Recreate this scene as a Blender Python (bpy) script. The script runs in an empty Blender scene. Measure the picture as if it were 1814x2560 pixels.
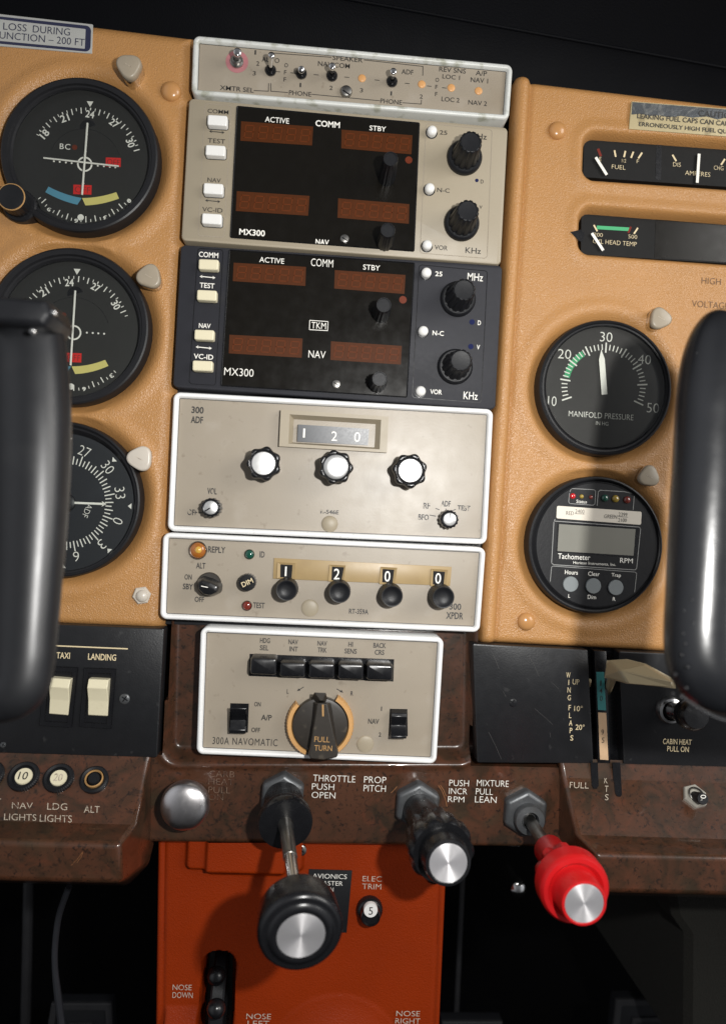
import bpy, bmesh, math, random
from mathutils import Vector, Matrix, noise
random.seed(4)
R = math.radians
SC = bpy.context.scene
COL = SC.collection

# ------------------------------------------------------------------ camera, world, flash lamp, exposure
# The radio stack is a flat upright panel.  Panel space: X right, Y up, Z out towards the pilot (metres),
# world = (X, -Z, Y + 1).  The camera was solved from the radio faces (158.5 mm wide).
F, CX, CY, IW, IH = 1900.0, 907.0, 1280.0, 1814.0, 2560.0
CAM = Vector((-0.0062, 0.0, 0.3763))
ROT = (Matrix.Rotation(R(0.147), 3, 'X') @ Matrix.Rotation(R(-3.4756), 3, 'Y') @ Matrix.Rotation(R(3.1197), 3, 'Z'))
TOW = Matrix(((1, 0, 0), (0, 0, -1), (0, 1, 0)))
H0 = Vector((0, 0, 1.0))
def world(p): return TOW @ Vector(p) + H0

cd = bpy.data.cameras.new('camera'); cam = bpy.data.objects.new('camera', cd); COL.objects.link(cam)
cd.sensor_fit = 'VERTICAL'; cd.sensor_height = 36.0; cd.sensor_width = 36.0 * IW / IH
cd.lens = F / IH * 36.0
cd.clip_start = 0.01; cd.clip_end = 20.0
cam.matrix_world = Matrix.Translation(world(CAM)) @ (TOW @ ROT).to_4x4()
cd.dof.use_dof = True; cd.dof.focus_distance = 0.378; cd.dof.aperture_fstop = 7.0
SC.camera = cam
SC.render.resolution_x, SC.render.resolution_y = 725, 1024

wd = bpy.data.worlds.new('World'); SC.world = wd; wd.use_nodes = True
bg = wd.node_tree.nodes['Background']; bg.inputs['Color'].default_value = (.93, .95, 1, 1); bg.inputs['Strength'].default_value = 0.50

# the dim cabin behind the camera: daylight from the side and rear windows, dark towards the nose and the floor
_N, _L = wd.node_tree.nodes, wd.node_tree.links
_tc = _N.new('ShaderNodeTexCoord'); _sx = _N.new('ShaderNodeSeparateXYZ'); _L.new(_tc.outputs['Generated'], _sx.inputs['Vector'])
_m1 = _N.new('ShaderNodeMapRange'); _m1.inputs['From Min'].default_value = .3; _m1.inputs['From Max'].default_value = -.8; _m1.inputs['To Min'].default_value = .15; _m1.inputs['To Max'].default_value = 1.
_m2 = _N.new('ShaderNodeMapRange'); _m2.inputs['From Min'].default_value = -.7; _m2.inputs['From Max'].default_value = .5; _m2.inputs['To Min'].default_value = .25; _m2.inputs['To Max'].default_value = 1.25
_ab = _N.new('ShaderNodeMath'); _ab.operation = 'ABSOLUTE'; _L.new(_sx.outputs['X'], _ab.inputs[0])
_m3 = _N.new('ShaderNodeMapRange'); _m3.inputs['From Min'].default_value = .30; _m3.inputs['From Max'].default_value = .75; _m3.inputs['To Min'].default_value = .30; _m3.inputs['To Max'].default_value = 1.5; _L.new(_ab.outputs['Value'], _m3.inputs['Value'])
_m4 = _N.new('ShaderNodeMath'); _m4.operation = 'MULTIPLY'
_mm = _N.new('ShaderNodeMath'); _mm.operation = 'MULTIPLY'; _L.new(_sx.outputs['Y'], _m1.inputs['Value']); _L.new(_sx.outputs['Z'], _m2.inputs['Value'])
_L.new(_m1.outputs['Result'], _mm.inputs[0]); _L.new(_m2.outputs['Result'], _mm.inputs[1])
_vm = _N.new('ShaderNodeMix'); _vm.data_type = 'RGBA'; _vm.inputs['A'].default_value = (0, 0, 0, 1); _vm.inputs['B'].default_value = (.93, .95, 1, 1); _vm.clamp_factor = False
_L.new(_mm.outputs['Value'], _m4.inputs[0]); _L.new(_m3.outputs['Result'], _m4.inputs[1]); _L.new(_m4.outputs['Value'], _vm.inputs['Factor']); _L.new(_vm.outputs['Result'], bg.inputs['Color'])

def unproject(px, py, z=0.0):
    d = ROT @ Vector(((px - CX) / F, -(py - CY) / F, -1.0))
    t = (z - CAM.z) / d.z
    return CAM + d * t
def S(z=0.0): return (CAM.z - z) / F          # metres per photo pixel at height z

ld = bpy.data.lights.new('camera_flash', 'AREA'); ld.shape = 'RECTANGLE'; ld.size = 0.011; ld.size_y = 0.015
ld.energy = 1.62; ld.color = (1, .985, .955)
lamp = bpy.data.objects.new('camera_flash', ld); COL.objects.link(lamp)
LP = unproject(1230, 1110, 0) + Vector((0, 0, 0.385))
LT = unproject(860, 1250, 0)
lamp.matrix_world = Matrix.Translation(world(LP)) @ (TOW @ (LP - LT).to_track_quat('Z', 'Y').to_matrix()).to_4x4()

# soft daylight through the cabin's right-hand side window, behind the camera
wl_ = bpy.data.lights.new('side_window_daylight', 'AREA'); wl_.shape = 'RECTANGLE'; wl_.size = .45; wl_.size_y = .35; wl_.energy = 3.5; wl_.color = (1, .97, .92)
wo = bpy.data.objects.new('side_window_daylight', wl_); COL.objects.link(wo)
WP = Vector((.70, .30, .52)); WT = Vector((.10, -.02, 0))
wo.matrix_world = Matrix.Translation(world(WP)) @ (TOW @ (WP - WT).to_track_quat('Z', 'Y').to_matrix()).to_4x4()

SC.view_settings.view_transform = 'Standard'; SC.view_settings.look = 'None'
SC.view_settings.exposure = 0.0; SC.view_settings.gamma = 1.0; SC.view_settings.use_curve_mapping = False
SC.render.engine = 'CYCLES'; SC.cycles.max_bounces = 6; SC.cycles.use_denoising = True

# ------------------------------------------------------------------ materials
def mat(name, col, rough=.5, metal=0., var=.08, vs=60., bump=0., bs=700., spec=.5, dirt=None, kind='noise', coat=0., emit=None, rvar=.05, specks=None):
    m = bpy.data.materials.new(name); m.use_nodes = True
    nt = m.node_tree; N = nt.nodes; L = nt.links
    b = N['Principled BSDF']
    tc = N.new('ShaderNodeTexCoord'); co = tc.outputs['Object']
    nz = N.new('ShaderNodeTexNoise'); nz.inputs['Scale'].default_value = vs; nz.inputs['Detail'].default_value = 5; L.new(co, nz.inputs['Vector'])
    mx = N.new('ShaderNodeMix'); mx.data_type = 'RGBA'
    mx.inputs['A'].default_value = (*[c * (1 - var) for c in col], 1); mx.inputs['B'].default_value = (*[min(1, c * (1 + var)) for c in col], 1)
    L.new(nz.outputs['Fac'], mx.inputs['Factor'])
    out = mx.outputs['Result']
    def layer(out, scale, lo, hi, c, amt, detail=6, dist=0.):
        n2 = N.new('ShaderNodeTexNoise'); n2.inputs['Scale'].default_value = scale; n2.inputs['Detail'].default_value = detail; n2.inputs['Distortion'].default_value = dist
        L.new(co, n2.inputs['Vector'])
        mr = N.new('ShaderNodeMapRange'); mr.inputs['From Min'].default_value = lo; mr.inputs['From Max'].default_value = hi; mr.inputs['To Max'].default_value = amt
        L.new(n2.outputs['Fac'], mr.inputs['Value'])
        m2 = N.new('ShaderNodeMix'); m2.data_type = 'RGBA'; m2.inputs['B'].default_value = (*c, 1)
        L.new(mr.outputs['Result'], m2.inputs['Factor']); L.new(out, m2.inputs['A'])
        return m2.outputs['Result']
    for d in (dirt or []): out = layer(out, *d)
    L.new(out, b.inputs['Base Color'])
    mr = N.new('ShaderNodeMapRange'); mr.inputs['To Min'].default_value = max(.02, rough - rvar); mr.inputs['To Max'].default_value = min(1, rough + rvar)
    n3 = N.new('ShaderNodeTexNoise'); n3.inputs['Scale'].default_value = vs * 2.3; L.new(co, n3.inputs['Vector'])
    L.new(n3.outputs['Fac'], mr.inputs['Value']); L.new(mr.outputs['Result'], b.inputs['Roughness'])
    b.inputs['Metallic'].default_value = metal; b.inputs['Specular IOR Level'].default_value = spec; b.inputs['Coat Weight'].default_value = coat
    if bump:
        bp = N.new('ShaderNodeBump'); bp.inputs['Strength'].default_value = 1; bp.inputs['Distance'].default_value = bump
        if kind == 'leather':
            v = N.new('ShaderNodeTexVoronoi'); v.feature = 'SMOOTH_F1'; v.inputs['Scale'].default_value = bs; v.inputs['Smoothness'].default_value = .4; v.inputs['Randomness'].default_value = 1
            nd = N.new('ShaderNodeTexNoise'); nd.inputs['Scale'].default_value = bs * .6; L.new(co, nd.inputs['Vector'])
            ad = N.new('ShaderNodeMix'); ad.data_type = 'VECTOR'; ad.inputs['Factor'].default_value = .0015
            L.new(co, ad.inputs['A']); L.new(nd.outputs['Color'], ad.inputs['B']); L.new(ad.outputs['Result'], v.inputs['Vector'])
            L.new(v.outputs['Distance'], bp.inputs['Height'])
        else:
            nb = N.new('ShaderNodeTexNoise'); nb.inputs['Scale'].default_value = bs; nb.inputs['Detail'].default_value = 3; L.new(co, nb.inputs['Vector'])
            L.new(nb.outputs['Fac'], bp.inputs['Height'])
        L.new(bp.outputs['Normal'], b.inputs['Normal'])
    if emit: b.inputs['Emission Color'].default_value = (*emit[0], 1); b.inputs['Emission Strength'].default_value = emit[1]
    return m

def brushed(name):
    m = mat(name, (.95, .93, .94), .42, .85, .05, 300, rvar=.03)
    N, L = m.node_tree.nodes, m.node_tree.links; b = N['Principled BSDF']
    t = N.new('ShaderNodeTangent'); t.direction_type = 'RADIAL'; t.axis = 'Z'
    b.inputs['Anisotropic'].default_value = .8; b.inputs['Anisotropic Rotation'].default_value = .25; L.new(t.outputs['Tangent'], b.inputs['Tangent'])
    return m
def glassmat():
    m = bpy.data.materials.new('instrument_glass'); m.use_nodes = True
    N, L = m.node_tree.nodes, m.node_tree.links; N.remove(N['Principled BSDF'])
    tr = N.new('ShaderNodeBsdfTransparent'); tr.inputs['Color'].default_value = (.93, .95, .94, 1)
    gl = N.new('ShaderNodeBsdfGlossy'); tc = N.new('ShaderNodeTexCoord'); nz = N.new('ShaderNodeTexNoise'); nz.inputs['Scale'].default_value = 160
    mr = N.new('ShaderNodeMapRange'); mr.inputs['To Min'].default_value = .03; mr.inputs['To Max'].default_value = .14
    L.new(tc.outputs['Object'], nz.inputs['Vector']); L.new(nz.outputs['Fac'], mr.inputs['Value']); L.new(mr.outputs['Result'], gl.inputs['Roughness'])
    fr = N.new('ShaderNodeFresnel'); fr.inputs['IOR'].default_value = 1.45
    mx = N.new('ShaderNodeMixShader'); L.new(fr.outputs['Fac'], mx.inputs['Fac']); L.new(tr.outputs['BSDF'], mx.inputs[1]); L.new(gl.outputs['BSDF'], mx.inputs[2])
    L.new(mx.outputs['Shader'], N['Material Output'].inputs['Surface'])
    return m
def burl(name):
    m = mat(name, (.074, .030, .0155), .29, 0, .35, 28, .00006, 500, rvar=.06, coat=.5,
            dirt=[(60, .44, .66, (.028, .018, .010), .85, 8, 1.2), (75, .54, .70, (.10, .033, .016), .6, 7, 1.6), (170, .58, .70, (.016, .010, .007), .8, 6, 2.2), (520, .60, .68, (.012, .008, .006), .8, 3, .8), (34, .58, .74, (.042, .036, .020), .5, 5, .6)])
    return m

M = {}
M['tan'] = mat('tan_leather_vinyl', (.435, .218, .074), .35, 0, .08, 45, .00020, 1500, kind='leather', rvar=.06, dirt=[(14, .55, .8, (.37, .17, .05), .3), (900, .72, .78, (.10, .045, .02), .5, 2)])
M['cap'] = mat('tan_plastic', (.47, .235, .085), .22, 0, .06, 90)
M['beige'] = mat('beige_paint', (.315, .27, .21), .38, 0, .07, 60, .00003, 1500, dirt=[(22, .54, .78, (.21, .16, .105), .4, 7), (240, .66, .76, (.13, .095, .06), .4, 5), (60, .60, .80, (.42, .38, .33), .35, 7)])
M['beige_clean'] = mat('beige_smooth_paint', (.335, .285, .205), .45, 0, .05, 60, .00003, 1600, dirt=[(30, .58, .8, (.25, .20, .13), .3)])
M['strip'] = mat('yellowed_plastic', (.36, .255, .12), .4, 0, .06, 120, dirt=[(70, .55, .75, (.26, .17, .075), .4)])
M['charcoal'] = mat('charcoal_paint', (.024, .0245, .030), .58, 0, .12, 200, .00004, 1800, spec=.3)
M['screen'] = mat('smoked_screen', (.0060, .0050, .0036), .24, 0, .2, 80, rvar=.08, spec=.28, dirt=[(60, .58, .8, (.011, .010, .009), .5)])
M['led_window'] = mat('led_window', (.068, .0185, .004), .5, 0, .15, 200, spec=.15)
M['led_seg'] = mat('unlit_segments', (.112, .026, .0055), .5, 0, .1, 200, spec=.15)
M['white_key'] = mat('white_key_plastic', (.80, .79, .76), .3, 0, .03, 200)
M['cream'] = mat('cream_plastic', (.72, .66, .47), .3, 0, .04, 150, dirt=[(200, .6, .75, (.5, .43, .28), .3)])
M['silver_rim'] = mat('satin_aluminium_rim', (.86, .86, .85), .36, .05, .04, 120, dirt=[(260, .68, .76, (.45, .43, .38), .5, 4)])
M['dull_rim'] = mat('worn_white_rim', (.62, .63, .60), .42, .05, .08, 120, dirt=[(130, .54, .68, (.22, .22, .13), .6, 6)])
M['chrome'] = mat('chrome', (.72, .71, .70), .12, 1, .05, 200)
M['steel'] = mat('dull_steel', (.33, .32, .30), .34, 1, .2, 200, dirt=[(160, .55, .7, (.10, .08, .06), .7)])
M['zinc'] = mat('grey_zinc', (.10, .105, .11), .40, .5, .2, 140, .00005, 900, dirt=[(120, .5, .7, (.06, .055, .05), .7)])
M['dome'] = mat('satin_steel', (.62, .60, .60), .32, 1, .05, 200, .00001, 2500)
M['insert'] = brushed('brushed_aluminium')
M['shiny_insert'] = mat('spun_aluminium', (.66, .66, .65), .40, .8, .10, 900, .00005, 2200)
M['black'] = mat('black_plastic', (.007, .0072, .0085), .26, 0, .2, 150, rvar=.1)
M['black_soft'] = mat('black_rubbery_plastic', (.0095, .010, .0118), .42, 0, .2, 300, .00004, 1500, spec=.3)
M['black_plate'] = mat('black_painted_plate', (.010, .0105, .012), .36, 0, .2, 120, .00005, 1400, dirt=[(210, .68, .74, (.05, .05, .05), .35, 3)])
M['dial'] = mat('dial_black', (.019, .0185, .017), .6, 0, .15, 150, dirt=[(120, .62, .8, (.028, .028, .027), .35, 7)])
M['dial_blue'] = mat('dial_blue_black', (.0125, .0145, .019), .6, 0, .2, 120, dirt=[(60, .55, .8, (.03, .036, .045), .4, 7)])
M['bezel_black'] = mat('bezel_black', (.012, .0122, .0138), .40, 0, .15, 200, .00004, 1200, spec=.3)
M['print_white'] = mat('white_print', (.86, .84, .77), .5, 0, .05, 300)
M['print_cream'] = mat('cream_print', (.70, .58, .36), .5, 0, .08, 300)
M['print_worn'] = mat('worn_print', (.50, .43, .34), .55, 0, .2, 300, dirt=[(600, .56, .64, (.10, .05, .03), .8, 3)])
M['scratch'] = mat('fine_scratch', (.075, .072, .068), .6, 0, .3, 300)
M['print_ped'] = mat('rubbed_white_print', (.55, .48, .40), .5, 0, .15, 300, dirt=[(700, .58, .66, (.25, .08, .03), .8, 2)])
M['print_faded'] = mat('faded_print', (.20, .13, .09), .55, 0, .3, 300, dirt=[(300, .45, .6, (.06, .028, .018), .9, 3)])
M['print_dark'] = mat('dark_print', (.030, .028, .026), .5, 0, .1, 300)
M['print_chipped'] = mat('chipped_dark_print', (.03, .028, .026), .5, 0, .1, 300, dirt=[(500, .55, .62, (.33, .29, .23), .95, 2)])
M['print_brown'] = mat('brown_print', (.095, .05, .022), .5, 0, .15, 300)
M['print_gold'] = mat('gold_print', (.42, .24, .09), .5, 0, .1, 300)
M['print_navy'] = mat('navy_print', (.020, .022, .055), .45, 0, .1, 300)
M['red_flag'] = mat('red_flag', (.66, .022, .018), .45, 0, .08, 200)
M['blue_arc'] = mat('blue_print', (.10, .30, .42), .5, 0, .05, 200)
M['yellow_arc'] = mat('yellow_print', (.70, .62, .20), .5, 0, .05, 200)
M['green'] = mat('green_print', (.055, .38, .16), .5, 0, .05, 200)
M['teal'] = mat('teal_print', (.035, .20, .20), .5, 0, .08, 200)
M['peach'] = mat('peach_print', (.62, .42, .25), .5, 0, .08, 200)
M['orange_dot'] = mat('orange_plug', (.62, .32, .12), .4, 0, .08, 200)
M['pink'] = mat('pink_washer', (.42, .17, .18), .5, 0, .1, 200)
M['amber_lens'] = mat('amber_lens', (.34, .11, .015), .1, 0, .3, 200, coat=1)
M['amber_core'] = mat('amber_core', (.62, .36, .06), .2, 0, .2, 200, coat=1)
M['green_lens'] = mat('green_lens', (.008, .07, .045), .1, 0, .2, 200, coat=1)
M['red_lens'] = mat('red_lens', (.18, .025, .015), .1, 0, .2, 200, coat=1)
M['red_led'] = mat('red_led', (.55, .015, .02), .12, 0, .1, 200, coat=1)
M['yellow_lens'] = mat('yellow_lens', (.32, .22, .03), .12, 0, .1, 200, coat=1)
M['blue_led'] = mat('blue_led', (.01, .015, .07), .15, 0, .1, 200, coat=1)
M['brown_led'] = mat('brown_led', (.14, .025, .008), .3, 0, .1, 200)
M['post'] = mat('beige_cap', (.33, .28, .21), .33, 0, .08, 150, dirt=[(230, .6, .75, (.2, .16, .1), .4)])
M['white_post'] = mat('white_cap', (.55, .50, .43), .3, 0, .08, 150)
M['paddle'] = mat('tan_paddle_plastic', (.33, .27, .165), .4, 0, .06, 120)
M['red_knob'] = mat('red_knob_plastic', (.50, .008, .010), .33, 0, .06, 100)
M['orange'] = mat('orange_vinyl', (.245, .0245, .0014), .45, 0, .14, 40, .00012, 1300, spec=.2, kind='leather', rvar=.06, dirt=[(20, .5, .8, (.21, .021, .0015), .4)])
M['orange_ring'] = mat('orange_knurl', (.60, .33, .12), .45, 0, .12, 200, dirt=[(200, .55, .7, (.25, .12, .04), .6)])
M['brown_knob'] = mat('brown_black_plastic', (.030, .025, .020), .42, 0, .15, 200, dirt=[(240, .62, .72, (.11, .09, .065), .4, 5)])
M['wood'] = burl('burl_wood_film')
M['silver_label'] = mat('silver_label', (.50, .50, .47), .35, .3, .08, 150)
M['worn_label'] = mat('worn_foil_label', (.48, .40, .23), .4, .1, .1, 150, .00006, 250, dirt=[(120, .6, .7, (.25, .2, .11), .7, 6)])
M['paper'] = mat('label_paper', (.72, .66, .56), .5, 0, .05, 150)
M['lcd'] = mat('lcd_glass', (.20, .195, .165), .32, 0, .06, 60, spec=.7)
M['grey_key'] = mat('grey_key', (.20, .22, .225), .45, 0, .05, 200)
M['grip'] = mat('black_grip_plastic', (.0095, .010, .0115), .36, 0, .2, 60, rvar=.04, dirt=[(45, .55, .8, (.03, .03, .03), .4)])
M['grip_gloss'] = mat('black_gloss_leather', (.008, .0085, .010), .26, 0, .2, 60, .00004, 220, rvar=.04)
M['pad'] = mat('black_vinyl_pad', (.0024, .0026, .0036), .6, 0, .25, 30, .00005, 1200, kind='leather', spec=.07)
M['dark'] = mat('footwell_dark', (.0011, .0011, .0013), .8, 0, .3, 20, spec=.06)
M['carpet'] = mat('olive_carpet', (.0050, .0044, .0022), .95, 0, .4, 400, .0006, 900)
M['pedal'] = mat('pedal_grey', (.022, .022, .024), .5, .1, .3, 60)
M['cable'] = mat('cable_sheath', (.020, .021, .025), .35, 0, .2, 100)
M['print_grey'] = mat('grey_print', (.30, .30, .29), .5, 0, .05, 300)
M['dial_dark'] = mat('dial_dark', (.0105, .0105, .0105), .6, 0, .2, 150, spec=.2)
M['dial_glass_sheen'] = mat('dial_black_glass_sheen', (.030, .0265, .0245), .55, 0, .15, 120, dirt=[(90, .55, .8, (.045, .042, .04), .4, 6)])  # lighter brown tone paints the cover glass reflection into the dial colour
M['nickel'] = mat('dull_nickel', (.40, .38, .33), .4, .3, .08, 300)
M['rub'] = mat('orange_rub_mark', (.30, .13, .05), .5, 0, .2, 300)
M['drum_matte'] = mat('drum_matte', (.010, .010, .011), .6, 0, .2, 300, spec=.15)
M['foil'] = mat('bare_foil', (.11, .118, .125), .3, .5, .3, 150, .0002, 300, dirt=[(130, .52, .62, (.30, .30, .28), .6, 5, 1.)])
M['drum'] = mat('drum_black', (.022, .026, .034), .33, 0, .25, 500, rvar=.05, spec=.4)
M['glass'] = glassmat()

# ------------------------------------------------------------------ mesh helpers (panel space)
class MB:
    def __init__(s): s.v = []; s.f = []
    def add(s, v, f):
        o = len(s.v); s.v += [Vector(p) for p in v]; s.f += [[o + i for i in q] for q in f]

def thing(name, label, cat, at, group=None, kind=None):
    o = bpy.data.objects.new(name, None); COL.objects.link(o); o.empty_display_size = .01
    o.location = world(at); o['label'] = label; o['category'] = cat; o['at'] = list(at)
    if group: o['group'] = group
    return o
ORIG = {}
def build(name, mb, m, parent=None, bevel=0., seg=2, smooth=35, frame=None, label=None, at=None):
    me = bpy.data.meshes.new(name)
    if frame is not None:
        inv = frame.inverted(); vs = [inv @ p for p in mb.v]
    else:
        o0 = ORIG[parent.name] if parent is not None else Vector(at or (0, 0, 0))
        vs = [TOW @ (p - o0) for p in mb.v]
    me.from_pydata(vs, [], mb.f); me.validate()
    bm = bmesh.new(); bm.from_mesh(me)
    bmesh.ops.remove_doubles(bm, verts=bm.verts, dist=1e-7)
    bm.to_mesh(me); bm.free()
    me.polygons.foreach_set('use_smooth', [not (len(p.vertices) > 8 or (frame is None and abs(p.normal.y) > .99995)) for p in me.polygons]); me.set_sharp_from_angle(angle=R(smooth))
    ob = bpy.data.objects.new(name, me); COL.objects.link(ob)
    me.materials.append(m)
    if parent is not None:
        ob.parent = parent; po = ORIG[parent.name]
    else: po = None
    if frame is not None:
        mw = Matrix.Translation(H0) @ TOW.to_4x4() @ frame
        ob.matrix_basis = Matrix.Translation(-(TOW @ po + H0)) @ mw
        ORIG[ob.name] = frame.translation.copy()
    else:
        ORIG[ob.name] = po if po is not None else o0
        if po is None: ob.location = world(o0)
    if bevel:
        b = ob.modifiers.new('bevel', 'BEVEL'); b.width = bevel; b.segments = seg; b.limit_method = 'ANGLE'; b.angle_limit = R(40); b.harden_normals = False
    if label: ob['label'] = label
    return ob
def T(name, label, cat, px, py, z=0., group=None):
    at = unproject(px, py, z); o = thing(name, label, cat, at, group); ORIG[o.name] = at; del o['at']; return o
def tag(o, label=None, cat=None, group=None, kind=None):
    if label: o['label'] = label
    if cat: o['category'] = cat
    if group: o['group'] = group
    if kind: o['kind'] = kind
    return o

class View:                                       # turns readings off an enlarged crop of the photo into photo pixels
    def __init__(s, ox, oy, k): s.ox, s.oy, s.k = ox, oy, k
    def __call__(s, x, y): return (s.ox + x / s.k, s.oy + y / s.k)
    def q(s, *pts): return [s(*p) for p in pts]
VA = View(0, 0, 3.248); VB = View(440, 60, 1.8044); VC = View(440, 230, 3.5304); VD = View(840, 230, 3.5304)
VE = View(420, 600, 1.8884); VF = View(0, 600, 3.248); VG = View(0, 1040, 3.248); VH = View(1260, 180, 2.9314)
VI = View(400, 970, 1.8884); VJ = View(390, 1320, 1.9333); VK = View(400, 1560, 2.03); VL = View(1260, 740, 2.9314)
VM = View(1260, 1160, 2.9314); VN = View(1160, 1600, 2.4832); VO = View(0, 1560, 2.9); VP = View(380, 1900, 2.8)
VQ = View(640, 1920, 2.7067); VR = View(1100, 1900, 2.2745); VS = View(0, 2100, 3.123)

def xy(pts, z): return [unproject(x, y, z).xy for x, y in pts]
def area2(p): return sum(p[i].x * p[(i + 1) % len(p)].y - p[(i + 1) % len(p)].x * p[i].y for i in range(len(p)))
def ccw(p): return p if area2(p) > 0 else p[::-1]
def rounded(p, r, n=5):
    p = ccw([Vector(q) for q in p]); out = []
    for i in range(len(p)):
        a, b, c = p[i - 1], p[i], p[(i + 1) % len(p)]
        u = (a - b); v = (c - b); rr = min(r, u.length * .49, v.length * .49); u.normalize(); v.normalize()
        ang = u.angle(v)
        if ang > 3.1: out.append(b); continue
        t = min(rr / math.tan(ang / 2), (a - b).length * .49, (c - b).length * .49); rr = t * math.tan(ang / 2)
        cen = b + (u + v).normalized() * (rr / math.sin(ang / 2))
        s = b + u * t - cen; e = b + v * t - cen
        a0 = math.atan2(s.y, s.x); da = (math.atan2(e.y, e.x) - a0 + math.pi) % (2 * math.pi) - math.pi
        for k in range(n + 1):
            th = a0 + da * k / n; out.append(cen + Vector((math.cos(th), math.sin(th))) * rr)
    return Outline(out, p, r, n)
class Outline(list):                               # a rounded outline that remembers its corners, so that insets stay clean
    def __init__(s, pts, base=None, r=0, n=0): list.__init__(s, pts); s.base, s.r, s.n = base, r, n
def inset(p, d):
    if getattr(p, 'base', None) is not None: return rounded(inset(p.base, d), max(p.r - d, 2e-5), p.n)
    out = []; n = len(p)
    for i in range(n):
        e1 = (p[i] - p[i - 1]); e2 = (p[(i + 1) % n] - p[i])
        n1 = Vector((-e1.y, e1.x)); n2 = Vector((-e2.y, e2.x))
        if n1.length < 1e-9: n1 = n2.copy()
        if n2.length < 1e-9: n2 = n1.copy()
        n1.normalize(); n2.normalize(); m = n1 + n2
        if m.length < 1e-6: m = n1
        m.normalize(); out.append(p[i] + m * (d / max(.4, m.dot(n1))))
    return out
def loft(mb, p, prof, cap=True, back=False):      # p: 2-D outline, prof: [(inset, z), ...] from the back to the front
    n = len(p); vs = []
    for d, z in prof: vs += [Vector((*q, z)) for q in (inset(p, d) if abs(d) > 1e-9 else p)]
    fs = [[k * n + i, k * n + (i + 1) % n, (k + 1) * n + (i + 1) % n, (k + 1) * n + i] for k in range(len(prof) - 1) for i in range(n)]
    if cap: fs.append([(len(prof) - 1) * n + i for i in range(n)])
    if back: fs.append([i for i in range(n)][::-1])
    mb.add(vs, fs)
def plate(mb, px, z0, z1, r=0., b=.0003, n=5, zref=None):
    p = rounded(xy(px, z1 if zref is None else zref), r, n) if r else ccw(xy(px, z1 if zref is None else zref))
    loft(mb, p, [(0, z0), (0, z1 - b), (b * .3, z1 - b * .3), (b, z1)] if b else [(0, z0), (0, z1)])
def frame_at(px, py, z=0.): return Matrix.Translation(unproject(px, py, z))
def frame_axis(p0, p1):
    d = (p1 - p0).normalized(); q = Vector((0, 0, 1)).rotation_difference(d)
    return Matrix.Translation(p0) @ q.to_matrix().to_4x4()
def lathe(mb, fr, prof, n=48, rf=None, cap=True, back=False, phase=0.):
    vs = []
    for i, (r, z) in enumerate(prof):
        for k in range(n):
            th = 2 * math.pi * k / n + phase; rr = rf(th, r, z, i) if rf else r
            vs.append(fr @ Vector((math.cos(th) * rr, math.sin(th) * rr, z)))
    fs = [[j * n + k, j * n + (k + 1) % n, (j + 1) * n + (k + 1) % n, (j + 1) * n + k] for j in range(len(prof) - 1) for k in range(n)]
    if cap: fs.append([(len(prof) - 1) * n + k for k in range(n)])
    if back: fs.append(list(range(n))[::-1])
    mb.add(vs, fs)
def sweep(mb, pts, n=20, sub=6, flat=1.0, cap=True):   # pts: [(Vector, radius)], smoothed by Catmull-Rom
    P = [Vector((*p, r)) for p, r in pts]; Q = []
    for i in range(len(P) - 1):
        a, b, c, d = P[max(0, i - 1)], P[i], P[i + 1], P[min(len(P) - 1, i + 2)]
        for k in range(sub):
            t = k / sub; Q.append(.5 * ((2 * b) + (c - a) * t + (2 * a - 5 * b + 4 * c - d) * t * t + (3 * b - a - 3 * c + d) * t ** 3))
    Q.append(P[-1]); vs = []; up = None
    for i, q in enumerate(Q):
        tg = (Q[min(i + 1, len(Q) - 1)].xyz - Q[max(i - 1, 0)].xyz).normalized()
        if up is None: up = tg.orthogonal().normalized() if abs(tg.z) > .9 else (Vector((0, 0, 1)) - tg * tg.z).normalized()
        up = (up - tg * up.dot(tg)).normalized(); sd = tg.cross(up)
        for k in range(n):
            th = 2 * math.pi * k / n; vs.append(q.xyz + (up * math.cos(th) * flat + sd * math.sin(th)) * q.w)
    m = len(Q)
    fs = [[j * n + k, j * n + (k + 1) % n, (j + 1) * n + (k + 1) % n, (j + 1) * n + k] for j in range(m - 1) for k in range(n)]
    if cap: fs += [list(range(n))[::-1], [(m - 1) * n + k for k in range(n)]]
    mb.add(vs, fs)
def heightfield(mb, corners, step, hf):            # corners TL TR BR BL in (X, Y)
    tl, tr, br, bl = [Vector(c) for c in corners]
    nx = int((tr - tl).length / step) + 2; ny = int((tl - bl).length / step) + 2
    vs = []
    for j in range(ny):
        v = j / (ny - 1); a = tl.lerp(bl, v); b = tr.lerp(br, v)
        for i in range(nx):
            p = a.lerp(b, i / (nx - 1)); vs.append((p.x, p.y, hf(p)))
    mb.add(vs, [[(j + 1) * nx + i, (j + 1) * nx + i + 1, j * nx + i + 1, j * nx + i] for j in range(ny - 1) for i in range(nx - 1)])

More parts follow.
